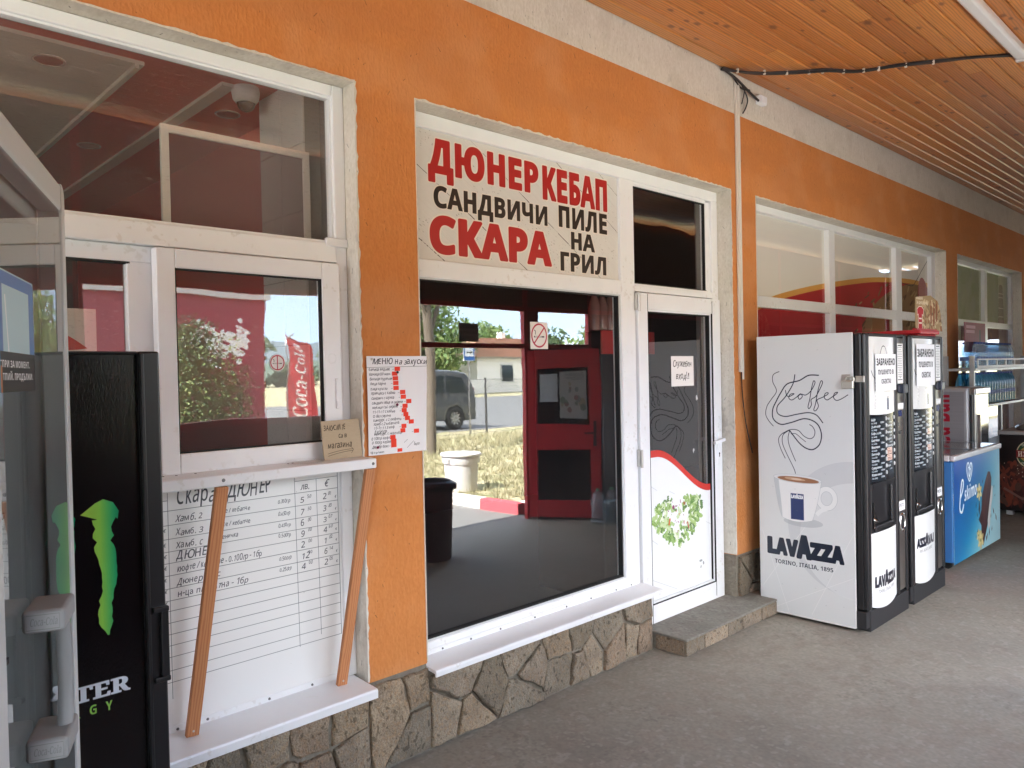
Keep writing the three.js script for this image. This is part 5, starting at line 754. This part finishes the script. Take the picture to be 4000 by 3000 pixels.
// ---------------------------------------------------------------- things inside the shop that show through the glass
{
  const c = thing('dome_camera', 'white dome security camera on the red ceiling inside the hatch', 'camera', null, [1.52, 2.90, -0.58]);
  put('base', lathe([[0.057, 0], [0.060, -0.02], [0.055, -0.05], [0.042, -0.068], [0, -0.068]], 0, 0, 0, 32), std([0.55, 0.53, 0.5], 0.4), c); put('dome', clean(new THREE.SphereGeometry(0.040, 24, 14, 0, 7, Math.PI / 2, Math.PI / 2).translate(0, -0.064, 0)), phy([0.02, 0.02, 0.02], 0.08), c);
  const ring = (x, y, z, l) => { const d = thing('downlight', l, 'lamp', 'recessed downlights', [x, y, z]); put('rim', clean(new THREE.TorusGeometry(0.055, 0.004, 8, 30).rotateX(Math.PI / 2)), std([0.30, 0.22, 0.20], 0.4), d); put('recess', cyl(0.050, 0.050, 0.004, 0, 0.001, 0, 'y', 24), std([0.22, 0.05, 0.045], 0.5), d); };
  ring(1.60, 2.898, -0.95, 'recessed downlight in the red ceiling beside the dome camera'); ring(1.25, 2.898, -1.9, 'recessed downlight in the red ceiling between the pale strips'); ring(0.80, 2.882, -0.75, 'recessed downlight in the beige ceiling panel');
  const f = thing('inner_screen', 'white framed screen behind the top hatch pane', 'screen'), wp = std([0.62, 0.60, 0.57], 0.5);
  put('frame', [bx(1.035, 1.063, 2.19, 2.565, -0.262, -0.245), bx(1.605, 1.633, 2.19, 2.565, -0.262, -0.245), bx(1.063, 1.605, 2.537, 2.565, -0.262, -0.245)], wp, f);
  put('mesh', quad(1.063, 1.605, 2.19, 2.537, -0.255), phy([0.17, 0.10, 0.10], 0.9, { side: THREE.DoubleSide, transparent: true, opacity: 0.55 }), f);
  const pt = canvasTex(420, 420, (x, W, H) => { x.fillStyle = '#cfc6bb'; x.fillRect(0, 0, W, H); x.fillStyle = '#b8321e'; x.beginPath(); x.moveTo(40, 190); x.bezierCurveTo(90, 60, 210, 40, 380, 180); x.bezierCurveTo(260, 200, 120, 190, 40, 190); x.fill(); x.fillStyle = '#d6772f'; x.beginPath(); x.ellipse(130, 150, 50, 30, -0.4, 0, 7); x.fill(); x.fillStyle = '#2b2522'; x.font = 'italic bold 84px serif'; x.fillText('Шуменско', 30, 290); });
  one('advert_panel', sheet(0.58, 0.94, 1.55, 1.92, -0.75, 0.01), std(0xffffff, 0.6, { map: pt }), 'pale beer advert panel with a red crest inside the hatch', 'advert');
  const bxs = thing('appliance', 'pale grey appliance on the counter inside the hatch', 'appliance'); put('body', bx(0.62, 0.98, 1.05, 1.52, -1.1, -0.80, 0.04, 4), std([0.42, 0.41, 0.40], 0.4), bxs); put('hood', tube([[0.70, 1.30, -0.77], [0.76, 1.56, -0.77], [0.95, 1.58, -0.77], [1.02, 1.30, -0.77]], 0.012, 30, 8), M.steel, bxs);
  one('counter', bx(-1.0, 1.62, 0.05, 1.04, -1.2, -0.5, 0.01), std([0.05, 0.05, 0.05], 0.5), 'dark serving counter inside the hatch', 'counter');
  const rc = thing('indoor_red_cooler', 'red drinks cooler with bottles on top inside the large window', 'cooler'); put('cabinet', bx(4.02, 4.6, 0.05, 1.90, -1.30, -0.66, 0.015), M.blackMatt, rc); put('crown', bx(4.01, 4.61, 1.74, 1.90, -0.66, -0.645, 0.005), phy([0.5, 0.05, 0.05], 0.35), rc);
  const BG = lathe([[0, 0], [0.036, 0], [0.041, 0.012], [0.04, 0.10], [0.041, 0.16], [0.03, 0.21], [0.013, 0.25], [0.013, 0.27]], 0, 0, 0, 14), pm = phy([0.55, 0.30, 0.28], 0.12, { transmission: 0.5, thickness: 0 }); for (let i = 0; i < 7; i++) { const b = thing('cola_bottle', 'reddish bottle standing in a row on top of the indoor red cooler', 'bottle', 'bottles on the indoor cooler', [4.05 + i * 0.085, 1.902, -0.74]); put('body', BG, pm, b); }
}
// ---------------------------------------------------------------- red painted screen along the terrace edge, mirrored in the glass
{
  const z = 3.12, s = thing('terrace_screen', 'red painted steel and glass screen along the edge of the terrace', 'screen');
  const post = (x, y1 = 3.5) => put('post', bx(x - 0.03, x + 0.03, 0, y1, z - 0.03, z + 0.03, 0.004), M.redPaint, s);
  [1.55, 4.0, 5.98, 7.08].forEach((x) => post(x)); put('rail', bx(4.03, 7.05, 1.885, 1.935, z - 0.025, z + 0.025, 0.004), M.redPaint, s); put('rail', bx(-7.4, 16.4, 2.30, 2.35, z - 0.025, z + 0.025, 0.004), M.redPaint, s); put('rail', bx(1.58, 3.97, 1.25, 1.30, z - 0.025, z + 0.025, 0.004), M.redPaint, s);
  for (const x of [-7.4, -5.0, -2.7, -0.5, 9.5, 11.9, 14.2, 16.4]) post(x); put('header_panel', bx(-7.4, 16.4, 2.35, 3.5, z - 0.015, z + 0.015), std([0.13, 0.07, 0.05], 0.7), s); put('parapet_panel', bx(1.58, 3.97, 0.02, 1.25, z - 0.01, z + 0.01), std([0.10, 0.012, 0.014], 0.5), s);
  const dkp = std([0.035, 0.018, 0.018], 0.7); put('side_panel', bx(6.01, 7.05, 0.02, 1.885, z - 0.01, z + 0.01), dkp, s); for (const [a, b] of [[7.11, 9.47], [9.53, 11.87], [11.93, 14.17], [14.23, 16.37], [-0.47, 1.52]]) put('solid_panel', bx(a, b, 0.02, 2.30, z - 0.012, z + 0.012), dkp, s); put('side_panel', bx(6.01, 6.19, 1.94, 2.30, z - 0.01, z + 0.01), M.darkRed, s);
  for (const [a, b, c, e] of [[1.58, 1.86, 1.30, 2.30], [1.90, 3.97, 1.30, 2.30], [4.03, 5.95, 1.935, 2.30], [6.20, 7.05, 1.935, 2.30]]) put('pane', quad(a, b, c, e, z), M.glassThin, s); put('mullion', bx(1.86, 1.90, 1.30, 2.30, z - 0.02, z + 0.02), M.redPaint, s);
  put('end_panel', bx(16.38, 16.41, 2.05, 3.5, 0.02, z - 0.04), dkp, s);
  const nt = canvasTex(260, 200, (x, W, H) => { x.fillStyle = '#8d8a88'; x.fillRect(0, 0, W, H); fit(x, 'ЗАБРАНЕНО', 16, 20, 228, 36, '#4a4848', {}); fit(x, 'ПУШЕНЕТО В', 26, 88, 208, 28, '#4a4848', {}); fit(x, 'ОБЕКТА!', 66, 146, 128, 28, '#4a4848', {}); });
  one('screen_notice', sheet(5.06, 5.32, 1.95, 2.135, z - 0.006, 0.002), std(0xffffff, 0.9, { map: nt }), 'grey smoking ban sheet hung in the glass of the red terrace screen', 'notice');
  // the open door leaf
  const d = thing('red_door', 'red framed glass door standing open on the terrace', 'door', null, [5.975, 0, 3.07]), L = 0.80, T = 0.02;
  put('leaf_frame', [bx(0, 0.11, 0.03, 1.86, -T, T, 0.004), bx(L - 0.11, L, 0.03, 1.86, -T, T, 0.004), bx(0.11, L - 0.11, 1.66, 1.86, -T, T, 0.004), bx(0.11, L - 0.11, 0.78, 1.06, -T, T, 0.004), bx(0.11, L - 0.11, 0.03, 0.22, -T, T, 0.004)], M.redPaint, d);
  put('pane', quad(0.11, L - 0.11, 1.06, 1.66, 0), M.glassThin, d); put('pane', quad(0.11, L - 0.11, 0.22, 0.78, 0), phy([0.3, 0.3, 0.3], 0, { transmission: 1, thickness: 0, ior: 1.6, side: THREE.DoubleSide }), d);
  const pt = canvasTex(256, 360, (x, W, H) => { x.fillStyle = '#9a9c98'; x.fillRect(0, 0, W, H); for (let i = 0; i < 14; i++) { x.fillStyle = ['#7a4a48', '#5c6a5a', '#8d8468', '#6a6e70'][i % 4]; x.beginPath(); x.arc(rr(20, 236), rr(80, 330), rr(12, 34), 0, 7); x.fill(); } x.fillStyle = '#666'; for (let i = 0; i < 6; i++) x.fillRect(20, 16 + i * 9, rr(120, 210), 4); });
  put('poster', sheet(0.36, 0.66, 1.12, 1.62, -0.004, 0.002), std(0xffffff, 0.8, { map: pt }), d); put('poster', sheet(0.14, 0.34, 1.30, 1.60, -0.004, 0.002), std([0.42, 0.46, 0.48], 0.8), d); put('handle', [bx(L - 0.075, L - 0.045, 0.82, 1.10, -0.035, -T), bar([L - 0.06, 0.97, -0.06], [L - 0.18, 0.965, -0.06], 0.022, 0.02), cyl(0.01, 0.01, 0.05, L - 0.06, 0.97, -0.045, 'z', 10)], M.rubber, d);
  d.rotation.y = Math.atan2(0.82, 0.573);
  const bin = thing('maroon_bin', 'tall dark maroon waste bin standing on the terrace', 'bin', null, [4.16, 0.0, 2.50]); put('body', lathe([[0, 0], [0.17, 0], [0.175, 0.01], [0.20, 0.60], [0.215, 0.61], [0.215, 0.64], [0.195, 0.64], [0.165, 0.05]], 0, 0, 0, 36), phy([0.07, 0.012, 0.014], 0.4), bin); put('rim', lathe([[0.20, 0.62], [0.235, 0.62], [0.235, 0.66], [0.19, 0.69], [0.18, 0.68]], 0, 0, 0, 36), phy([0.06, 0.012, 0.014], 0.4), bin);
  for (const x of [0, 0.16]) { const b = thing('big_water_bottle', 'large clear water bottle by the open red door', 'bottle', 'water bottles by the red door', [6.30 + x, 0, 2.36 - x * 0.4]); put('body', lathe([[0, 0], [0.07, 0], [0.078, 0.01], [0.074, 0.08], [0.078, 0.12], [0.074, 0.18], [0.078, 0.24], [0.05, 0.32], [0.02, 0.35]], 0, 0, 0, 20), phy([0.75, 0.85, 0.9], 0.06, { transmission: 0.8, thickness: 0 }), b); put('cap', cyl(0.022, 0.022, 0.025, 0, 0.36, 0, 'y', 14), std([0.1, 0.3, 0.15], 0.5), b); }
}
// ---------------------------------------------------------------- yard, lawn, road
const leafMats = (cols) => cols.map((c) => phy(c, 0.8, { side: THREE.DoubleSide, transmission: 0.35, thickness: 0 }));
function crown(n, sx, sy, sz, size, lobes) {                // leaf-sized faces spread through overlapping clumps
  const pos = []; const C = [...Array(lobes)].map(() => { const a = rr(0, 6.28), e = rr(-0.9, 1), k = Math.sqrt(1 - e * e) * rr(0.3, 0.85); return [Math.cos(a) * k * sx, e * sy * 0.8, Math.sin(a) * k * sz, rr(0.28, 0.5)]; });
  for (let i = 0; i < n; i++) {
    const c = C[i % lobes], a = rr(0, 6.28), e = rr(-1, 1), q = Math.sqrt(1 - e * e), r = c[3] * Math.cbrt(rnd()), x = c[0] + Math.cos(a) * q * r * sx, y = c[1] + e * r * sy, z = c[2] + Math.sin(a) * q * r * sz, s = size * rr(0.6, 1.4);
    const u = new THREE.Vector3(rr(-1, 1), rr(-1, 1), rr(-1, 1)).normalize(), v = new THREE.Vector3(rr(-1, 1), rr(-1, 1), rr(-1, 1)).cross(u).normalize(); const P = (k, l) => [x + u.x * k * s + v.x * l * s, y + u.y * k * s + v.y * l * s, z + u.z * k * s + v.z * l * s];
    const A = P(-1, 0), B = P(0, -0.45), D = P(1, 0), E2 = P(0, 0.45); pos.push(...A, ...B, ...D, ...A, ...D, ...E2);
  }
  const g = new THREE.BufferGeometry(); g.setAttribute('position', new THREE.Float32BufferAttribute(pos, 3)); g.computeVertexNormals(); return g;
}
{
  const flat = (x0, x1, z0, z1, y) => { const g = new THREE.PlaneGeometry(x1 - x0, z1 - z0); g.rotateX(-Math.PI / 2); g.translate((x0 + x1) / 2, y, (z0 + z1) / 2); return metric(g.toNonIndexed()); };
  const lawnMap = dataTex(1024, 1024, (u, v) => { const a = fbm(u, v, 8, 8, 5, 603), b = fbm(u, v, 200, 200, 2, 613); let c = mix3([0.63, 0.59, 0.46], [0.74, 0.70, 0.57], a); c = mix3(c, [0.50, 0.52, 0.34], smooth(0.5, 0.7, fbm(u, v, 14, 14, 4, 623)) * 0.6); return c.map((x) => x * (0.75 + 0.5 * b)); }, { srgb: true, repeat: [1 / 4, 1 / 4] });
  const lawnM = std(0xffffff, 0.95, { map: lawnMap }); struct('lawn', bx(6.22, 60, -0.02, 0.06, 3.55, 12.2), lawnM); struct('lawn', bx(-60, 5.3, -0.02, 0.02, 9.0, 12.2), lawnM); struct('verge', flat(-400, 500, 12.2, 14.2, 0.0), lawnM); struct('road', flat(-400, 500, 14.2, 36, 0.006), std([0.16, 0.16, 0.155], 0.9)); struct('field', flat(-400, 500, 36, 400, 0.0), lawnM);
  struct('asphalt_yard', flat(-60, 6.13, 3.3, 9.0, -0.012), std([0.20, 0.195, 0.185], 0.9));
  const kerb = new THREE.Group(); kerb.name = 'kerb'; kerb.userData.kind = 'structure'; scene.add(kerb); const kw = std([0.72, 0.70, 0.66], 0.8), kr = std([0.55, 0.10, 0.12], 0.8); for (let i = 0; i < 12; i++) put('kerbstone', bx(6.10, 6.22, -0.02, 0.12, 3.42 + i * 0.62, 3.42 + i * 0.62 + 0.612, 0.01), i % 2 ? kw : kr, kerb); for (let i = 0; i < 16; i++) put('kerbstone', bx(6.24 + i * 0.62, 6.24 + i * 0.62 + 0.612, -0.02, 0.12, 3.42, 3.54, 0.01), i % 2 ? kr : kw, kerb);
  // grass tufts
  { const g = new THREE.BufferGeometry(), p = []; for (let i = 0; i < 7; i++) { const a = i * 0.9, r = 0.05, l = 0.03; p.push(Math.cos(a) * 0.01 - Math.sin(a) * 0.006, 0, Math.sin(a) * 0.01 + Math.cos(a) * 0.006, Math.cos(a) * 0.01 + Math.sin(a) * 0.006, 0, Math.sin(a) * 0.01 - Math.cos(a) * 0.006, Math.cos(a) * r, 0.05 + l * (i % 3), Math.sin(a) * r); } g.setAttribute('position', new THREE.Float32BufferAttribute(p, 3)); g.computeVertexNormals();
    const im = new THREE.InstancedMesh(g, std([0.36, 0.33, 0.20], 0.9, { side: THREE.DoubleSide }), 9000), m = new THREE.Matrix4(); for (let i = 0; i < 9000; i++) { const s = rr(0.6, 1.5); m.makeRotationY(rr(0, 6.28)).scale(new THREE.Vector3(s, s, s)).setPosition(6.3 + rnd() * 13, 0.055, 3.65 + rnd() * 8.4); im.setMatrixAt(i, m); } im.name = 'grass'; im.userData = { kind: 'stuff', label: 'dry yellowish grass on the lawn', category: 'grass' }; im.castShadow = im.receiveShadow = true; scene.add(im); }
  const br = thing('white_barrel', 'white lidded plastic barrel on the grass behind the red and white kerb', 'barrel', null, [6.62, 0.06, 5.0]), bw = phy([0.72, 0.72, 0.70], 0.45); put('body', lathe([[0, 0], [0.20, 0], [0.215, 0.02], [0.232, 0.38], [0.25, 0.39], [0.255, 0.47], [0.245, 0.48], [0, 0.48]], 0, 0, 0, 40), bw, br); put('lid', lathe([[0, 0.53], [0.262, 0.525], [0.275, 0.515], [0.275, 0.49], [0.255, 0.485], [0, 0.485]], 0, 0, 0, 40), bw, br); for (const k of [-1, 1]) put('handle', bx(k * 0.255 - 0.02, k * 0.255 + 0.02, 0.40, 0.46, -0.06, 0.06, 0.01), bw, br);
  // trees and shrubs
  const bark = std([0.16, 0.13, 0.10], 0.95), G1 = leafMats([[0.20, 0.28, 0.08], [0.13, 0.22, 0.06], [0.28, 0.34, 0.12]]), G2 = leafMats([[0.06, 0.11, 0.035], [0.09, 0.15, 0.05], [0.045, 0.08, 0.03]]);
  const tree = (name, label, x, z, h, r, trunkR, mats, n, size, lobes, low = 0.3) => { const t = thing(name, label, name.includes('shrub') ? 'shrub' : 'tree', null, [x, 0, z]); put('trunk', [tube([[0, 0, 0], [0.06 * r, h * 0.25, 0.03 * r], [-0.04 * r, h * 0.5, 0], [0, h * 0.8, 0]], trunkR, 10, 8), tube([[0, h * 0.35, 0], [r * 0.3, h * 0.5, 0.1], [r * 0.5, h * 0.62, 0.2]], trunkR * 0.45, 8, 6), tube([[0, h * 0.4, 0], [-r * 0.3, h * 0.55, -0.1], [-r * 0.5, h * 0.68, -0.2]], trunkR * 0.45, 8, 6)], bark, t); const cr = grp('crown', t); mats.forEach((m) => put('foliage', crown(Math.round(n / mats.length), r, h * (1 - low) / 2, r, size, lobes).translate(0, h * (low + (1 - low) / 2), 0), m, cr)); return t; };
  tree('lawn_tree', 'slim tree with a grey trunk on the lawn inside the fence', 9.38, 9.2, 6.5, 1.5, 0.10, G2, 3000, 0.09, 14, 0.55);
  tree('poplar_tree', 'tall light green leafy tree beside the white house', 35.8, 44, 9.5, 3.9, 0.3, G1, 9000, 0.22, 26, 0.02); tree('garden_tree', 'light green leafy tree on the far side of the road near the van', 31.5, 44, 7.5, 3.2, 0.25, G1, 6000, 0.22, 20, 0.05); tree('garden_tree', 'round pale tree behind the roof of the white house', 58, 62, 7, 3.4, 0.25, G1, 4000, 0.25, 16, 0.1); tree('garden_tree', 'broad tree to the far side of the white house', 58, 44, 6.5, 4, 0.3, G1, 5000, 0.25, 18, 0.1);
  { const t = thing('round_shrub', 'big rounded green shrub across the yard', 'shrub', null, [5.05, 0, 10.4]); put('stem', cyl(0.06, 0.04, 0.5, 0, 0.25, 0), bark, t); const cr = grp('foliage_mass', t); G2.concat(G1).forEach((m, i) => put('foliage', crown(i < 3 ? 5200 : 2600, 1.0, 1.3, 1.0, 0.03, 26).translate(0, 1.22, 0), m, cr)); }
  // chain-link fence
  const fz = 12.3, fe = thing('chain_link_fence', 'chain-link fence on thin posts between the lawn and the road', 'fence'), fm = std([0.10, 0.10, 0.10], 0.5, { metalness: 0.6 }); for (let x = -3; x <= 34; x += 2.3) put('post', cyl(0.025, 0.025, 1.5, x + 0.55, 0.75, fz, 'y', 10), fm, fe); put('top_wire', [cyl(0.006, 0.006, 37, 15.5, 1.45, fz, 'x', 6), cyl(0.006, 0.006, 37, 15.5, 0.1, fz, 'x', 6)], fm, fe); { const wr = []; for (let x = 9; x < 24; x += 0.09) { wr.push(bar([x, 0.1, fz], [x + 1.35, 1.45, fz], 0.003, 0.003), bar([x + 1.35, 0.1, fz], [x, 1.45, fz], 0.003, 0.003)); } const mm = put('mesh', wr, fm, fe); mm.userData.kind = 'stuff'; }
  // van parked on the road
  const van = thing('dark_van', 'dark grey van parked on the road beyond the fence', 'van', null, [13.2, 0.006, 15.5]), vb = phy([0.05, 0.055, 0.06], 0.3, { clearcoat: 1 }), vg = phy([0.02, 0.03, 0.03], 0.05);
  { const s = new THREE.Shape(); s.moveTo(-2.1, 0.3); s.lineTo(-2.15, 0.9); s.lineTo(-1.9, 1.05); s.bezierCurveTo(-1.4, 1.15, -1.1, 1.55, -0.7, 1.64); s.bezierCurveTo(0.2, 1.72, 1.2, 1.70, 1.75, 1.58); s.bezierCurveTo(1.98, 1.4, 2.08, 1.1, 2.12, 0.85); s.lineTo(2.12, 0.32); s.lineTo(1.75, 0.30); s.absarc(1.35, 0.32, 0.4, 0, Math.PI, false); s.lineTo(-0.95, 0.30); s.absarc(-1.35, 0.32, 0.4, 0, Math.PI, false); s.closePath(); put('body', clean(new THREE.ExtrudeGeometry(s, { depth: 1.6, bevelEnabled: true, bevelSize: 0.05, bevelThickness: 0.06, bevelSegments: 3, curveSegments: 10 }).translate(0, 0, -0.8)), vb, van);
    const win = (p) => { const w = new THREE.Shape(); p.forEach((q, i) => i ? w.lineTo(...q) : w.moveTo(...q)); w.closePath(); return clean(new THREE.ExtrudeGeometry(w, { depth: 1.75, bevelEnabled: false }).translate(0, 0, -0.875)); }; put('window', win([[-1.35, 1.08], [-0.75, 1.52], [-0.1, 1.56], [-0.1, 1.06]]), vg, van); put('window', win([[0.0, 1.06], [0.0, 1.56], [0.95, 1.55], [0.95, 1.05]]), vg, van); put('window', win([[1.05, 1.05], [1.05, 1.54], [1.6, 1.48], [1.85, 1.05]]), vg, van);
    for (const [a, b] of [[-1.35, -0.8], [-1.35, 0.8], [1.35, -0.8], [1.35, 0.8]]) { const wh = put('wheel', clean(new THREE.TorusGeometry(0.25, 0.085, 10, 28).translate(a, 0.335, b)), M.rubber, van); put('rim', [...Array(10)].map((_, i) => bar([a, 0.335, b], [a + Math.cos(i * 0.628) * 0.22, 0.335 + Math.sin(i * 0.628) * 0.22, b], 0.03, 0.12)), std([0.55, 0.55, 0.55], 0.35, { metalness: 0.8 }), wh); }
    for (const k of [-1, 1]) put('tail_light', bx(2.08, 2.16, 0.85, 1.2, k * 0.75 - 0.06, k * 0.75 + 0.06, 0.02), phy([0.3, 0.02, 0.02], 0.3), van); }
  // white house with a tiled hip roof
  const hs = thing('white_house', 'white one storey house with a tiled hip roof across the road', 'house', null, [46.5, 0, 47]), hw = std([0.78, 0.76, 0.70], 0.9), rt = std([0.42, 0.24, 0.16], 0.9);
  put('wall', [bx(-5.6, 5.6, 0, 2.75, -3.4, 4)], hw, hs); put('eaves', bx(-6.1, 6.1, 2.75, 2.9, -3.9, 4.5), std([0.35, 0.33, 0.30], 0.9), hs);
  { const p = [[-6.2, 2.9, -4], [6.2, 2.9, -4], [6.2, 2.9, 4.6], [-6.2, 2.9, 4.6], [-2.5, 4.6, 0.3], [2.5, 4.6, 0.3]], f = [[0, 4, 5], [0, 5, 1], [1, 5, 2], [2, 5, 4], [2, 4, 3], [3, 4, 0]], g = new THREE.BufferGeometry(); g.setAttribute('position', new THREE.Float32BufferAttribute(f.flat().flatMap((i) => p[i]), 3)); g.computeVertexNormals(); const ro = put('roof', metric(g), rt, hs); for (let i = 0; i < 22; i++) put('tile_row', bar([-6.1 + i * 0.165, 2.93 + i * 0.077, -3.95 + i * 0.195], [6.1 - i * 0.165, 2.93 + i * 0.077, -3.95 + i * 0.195], 0.09, 0.09), rt, ro); put('chimney', bx(1.2, 1.7, 4.0, 5.2, 1.2, 1.7), hw, ro); }
  for (const [a, b, c, e] of [[-3.2, -2.1, 0.9, 2.2], [0.6, 1.8, 0.9, 2.2], [3.6, 4.6, 0.9, 2.2]]) { const w = put('window', bx(a - 0.08, b + 0.08, c - 0.08, e + 0.08, -3.46, -3.40), std([0.5, 0.5, 0.48], 0.7), hs); put('window_pane', bx(a, b, c, e, -3.49, -3.46), vg, w); } put('garden_wall', bx(-9, -5.7, 0, 1.1, -4.6, -4.4), hw, hs);
  // bus stop sign
  const bs = thing('bus_stop_sign', 'blue and white bus stop sign on a thin pole by the road', 'sign', null, [13.6, 0, 12.9]); put('pole', cyl(0.025, 0.025, 1.98, 0, 0.99, 0, 'y', 10), M.steel, bs); const bt = canvasTex(128, 180, (x, W, H) => { x.fillStyle = '#1f5fa8'; x.fillRect(0, 0, W, H); x.fillStyle = '#e9eef2'; x.fillRect(18, 14, 92, 112); x.fillStyle = '#222'; x.fillRect(30, 48, 68, 32); x.fillStyle = '#e9eef2'; for (let i = 0; i < 4; i++) x.fillRect(35 + i * 15, 53, 11, 12); x.fillStyle = '#222'; x.beginPath(); x.arc(44, 84, 7, 0, 7); x.arc(84, 84, 7, 0, 7); x.fill(); }); put('plate', bx(-0.20, 0.20, 1.95, 2.32, -0.03, -0.02), std([0.7, 0.7, 0.7], 0.5), bs); { const g = sheet(-0.19, 0.19, 1.96, 2.31, -0.032, 0.002); put('plate_face', g, std(0xffffff, 0.5, { map: bt }), bs); }
  // feather flag
  const ft = canvasTex(200, 700, (x, W, H) => { x.fillStyle = '#c8202c'; x.fillRect(0, 0, W, H); x.save(); x.translate(130, 640); x.rotate(-Math.PI / 2); x.font = 'italic bold 120px serif'; x.fillStyle = '#f2e6e2'; x.fillText('Coca-Cola', 0, 0); x.restore(); }), fl = thing('feather_flag', 'red feather flag with white script in the yard', 'flag', null, [7.72, 0, 12.0]);
  { const g = new THREE.PlaneGeometry(0.62, 1.95, 8, 16), p = g.attributes.position; for (let i = 0; i < p.count; i++) { const v = p.getY(i) / 1.95 + 0.5, u = p.getX(i) / 0.62 + 0.5; p.setZ(i, 0.06 * Math.sin(u * 4 + v * 5)); if (v > 0.8) p.setX(i, -0.31 + (p.getX(i) + 0.31) * Math.sqrt(Math.max(0, 1 - ((v - 0.8) / 0.2) ** 2))); } g.computeVertexNormals(); put('banner', clean(g.translate(0.31, 1.55, 0)), std(0xffffff, 0.8, { map: ft, side: THREE.DoubleSide }), fl); put('pole', tube([[0, 0, 0], [0, 1.5, 0], [0, 2.4, 0], [0.2, 2.55, 0]], 0.015, 20, 6), M.steel, fl); }
  // red building with a splashed white print
  const rb = thing('red_building', 'dull red building with a white splash print across the yard', 'building'), sp = canvasTex(700, 500, (x, W, H) => { x.fillStyle = '#8e3c48'; x.fillRect(0, 0, W, H); x.fillStyle = '#e3e2df'; for (let i = 0; i < 130; i++) { const a = rr(40, 660), b = 250 + (rnd() + rnd() - 1) * 190; x.save(); x.translate(a, b); x.rotate(-0.35); const l = rr(14, 70) * (1 - Math.abs(b - 250) / 300), h = rr(8, 26); x.beginPath(); x.ellipse(0, 0, l, h, 0, 0, 7); x.fill(); x.restore(); } x.fillStyle = '#8e3c48'; for (let i = 0; i < 46; i++) { x.beginPath(); x.ellipse(rr(150, 600), rr(140, 360), rr(5, 13), rr(7, 18), 0.4, 0, 7); x.fill(); } });
  const rw = std([0.27, 0.065, 0.08], 0.8); put('wall', bx(0.5, 9.0, 0, 3.55, 15.6, 19), rw, rb); put('roof_edge', bx(0.4, 9.1, 3.55, 3.72, 15.5, 19.1), std([0.5, 0.48, 0.46], 0.8), rb); const g = sheet(6.6, 8.5, 1.7, 3.3, 15.58, 0.02); put('splash_print', g, std(0xffffff, 0.7, { map: sp }), rb); put('door', bx(2.2, 3.2, 0, 2.1, 15.56, 15.6), std([0.2, 0.2, 0.2], 0.6), rb);
  // far tree line and hills
  const tl = []; for (let i = 0; i < 26; i++) tl.push(crown(420, 9, 5, 6, 0.9, 9).translate(-40 + i * 11 + rr(-3, 3), 4.0 + rr(-1, 1.5), 120 + rr(-12, 12))); const tlm = put('tree_line', tl, phy([0.07, 0.11, 0.05], 0.9, { side: THREE.DoubleSide }), scene); tlm.userData = { kind: 'stuff', label: 'far line of dark green trees across the field', category: 'trees' };
  const hill = (z, h, c, s0, name) => { const P = [], N = 90, X0 = -900, X1 = 1500; for (let i = 0; i < N; i++) { const f = (k) => { const x = X0 + (X1 - X0) * k / N, y = h * (0.45 + 0.9 * fbm(k / N, 0.3, 9, 3, 4, s0)); return [x, y]; }; const [a, ya] = f(i), [b, yb] = f(i + 1); P.push(a, -1, z, b, yb, z + 60, b, -1, z, a, -1, z, a, ya, z + 60, b, yb, z + 60, a, ya, z + 60, a, -1, z + 300, b, yb, z + 60, b, yb, z + 60, a, -1, z + 300, b, -1, z + 300); } const g2 = new THREE.BufferGeometry(); g2.setAttribute('position', new THREE.Float32BufferAttribute(P, 3)); g2.computeVertexNormals(); struct(name, g2, std(c, 1, { side: THREE.DoubleSide })); };
  hill(420, 17, [0.10, 0.14, 0.10], 703, 'hills'); hill(800, 44, [0.16, 0.20, 0.22], 713, 'hills');
}
renderer.render(scene, camera);
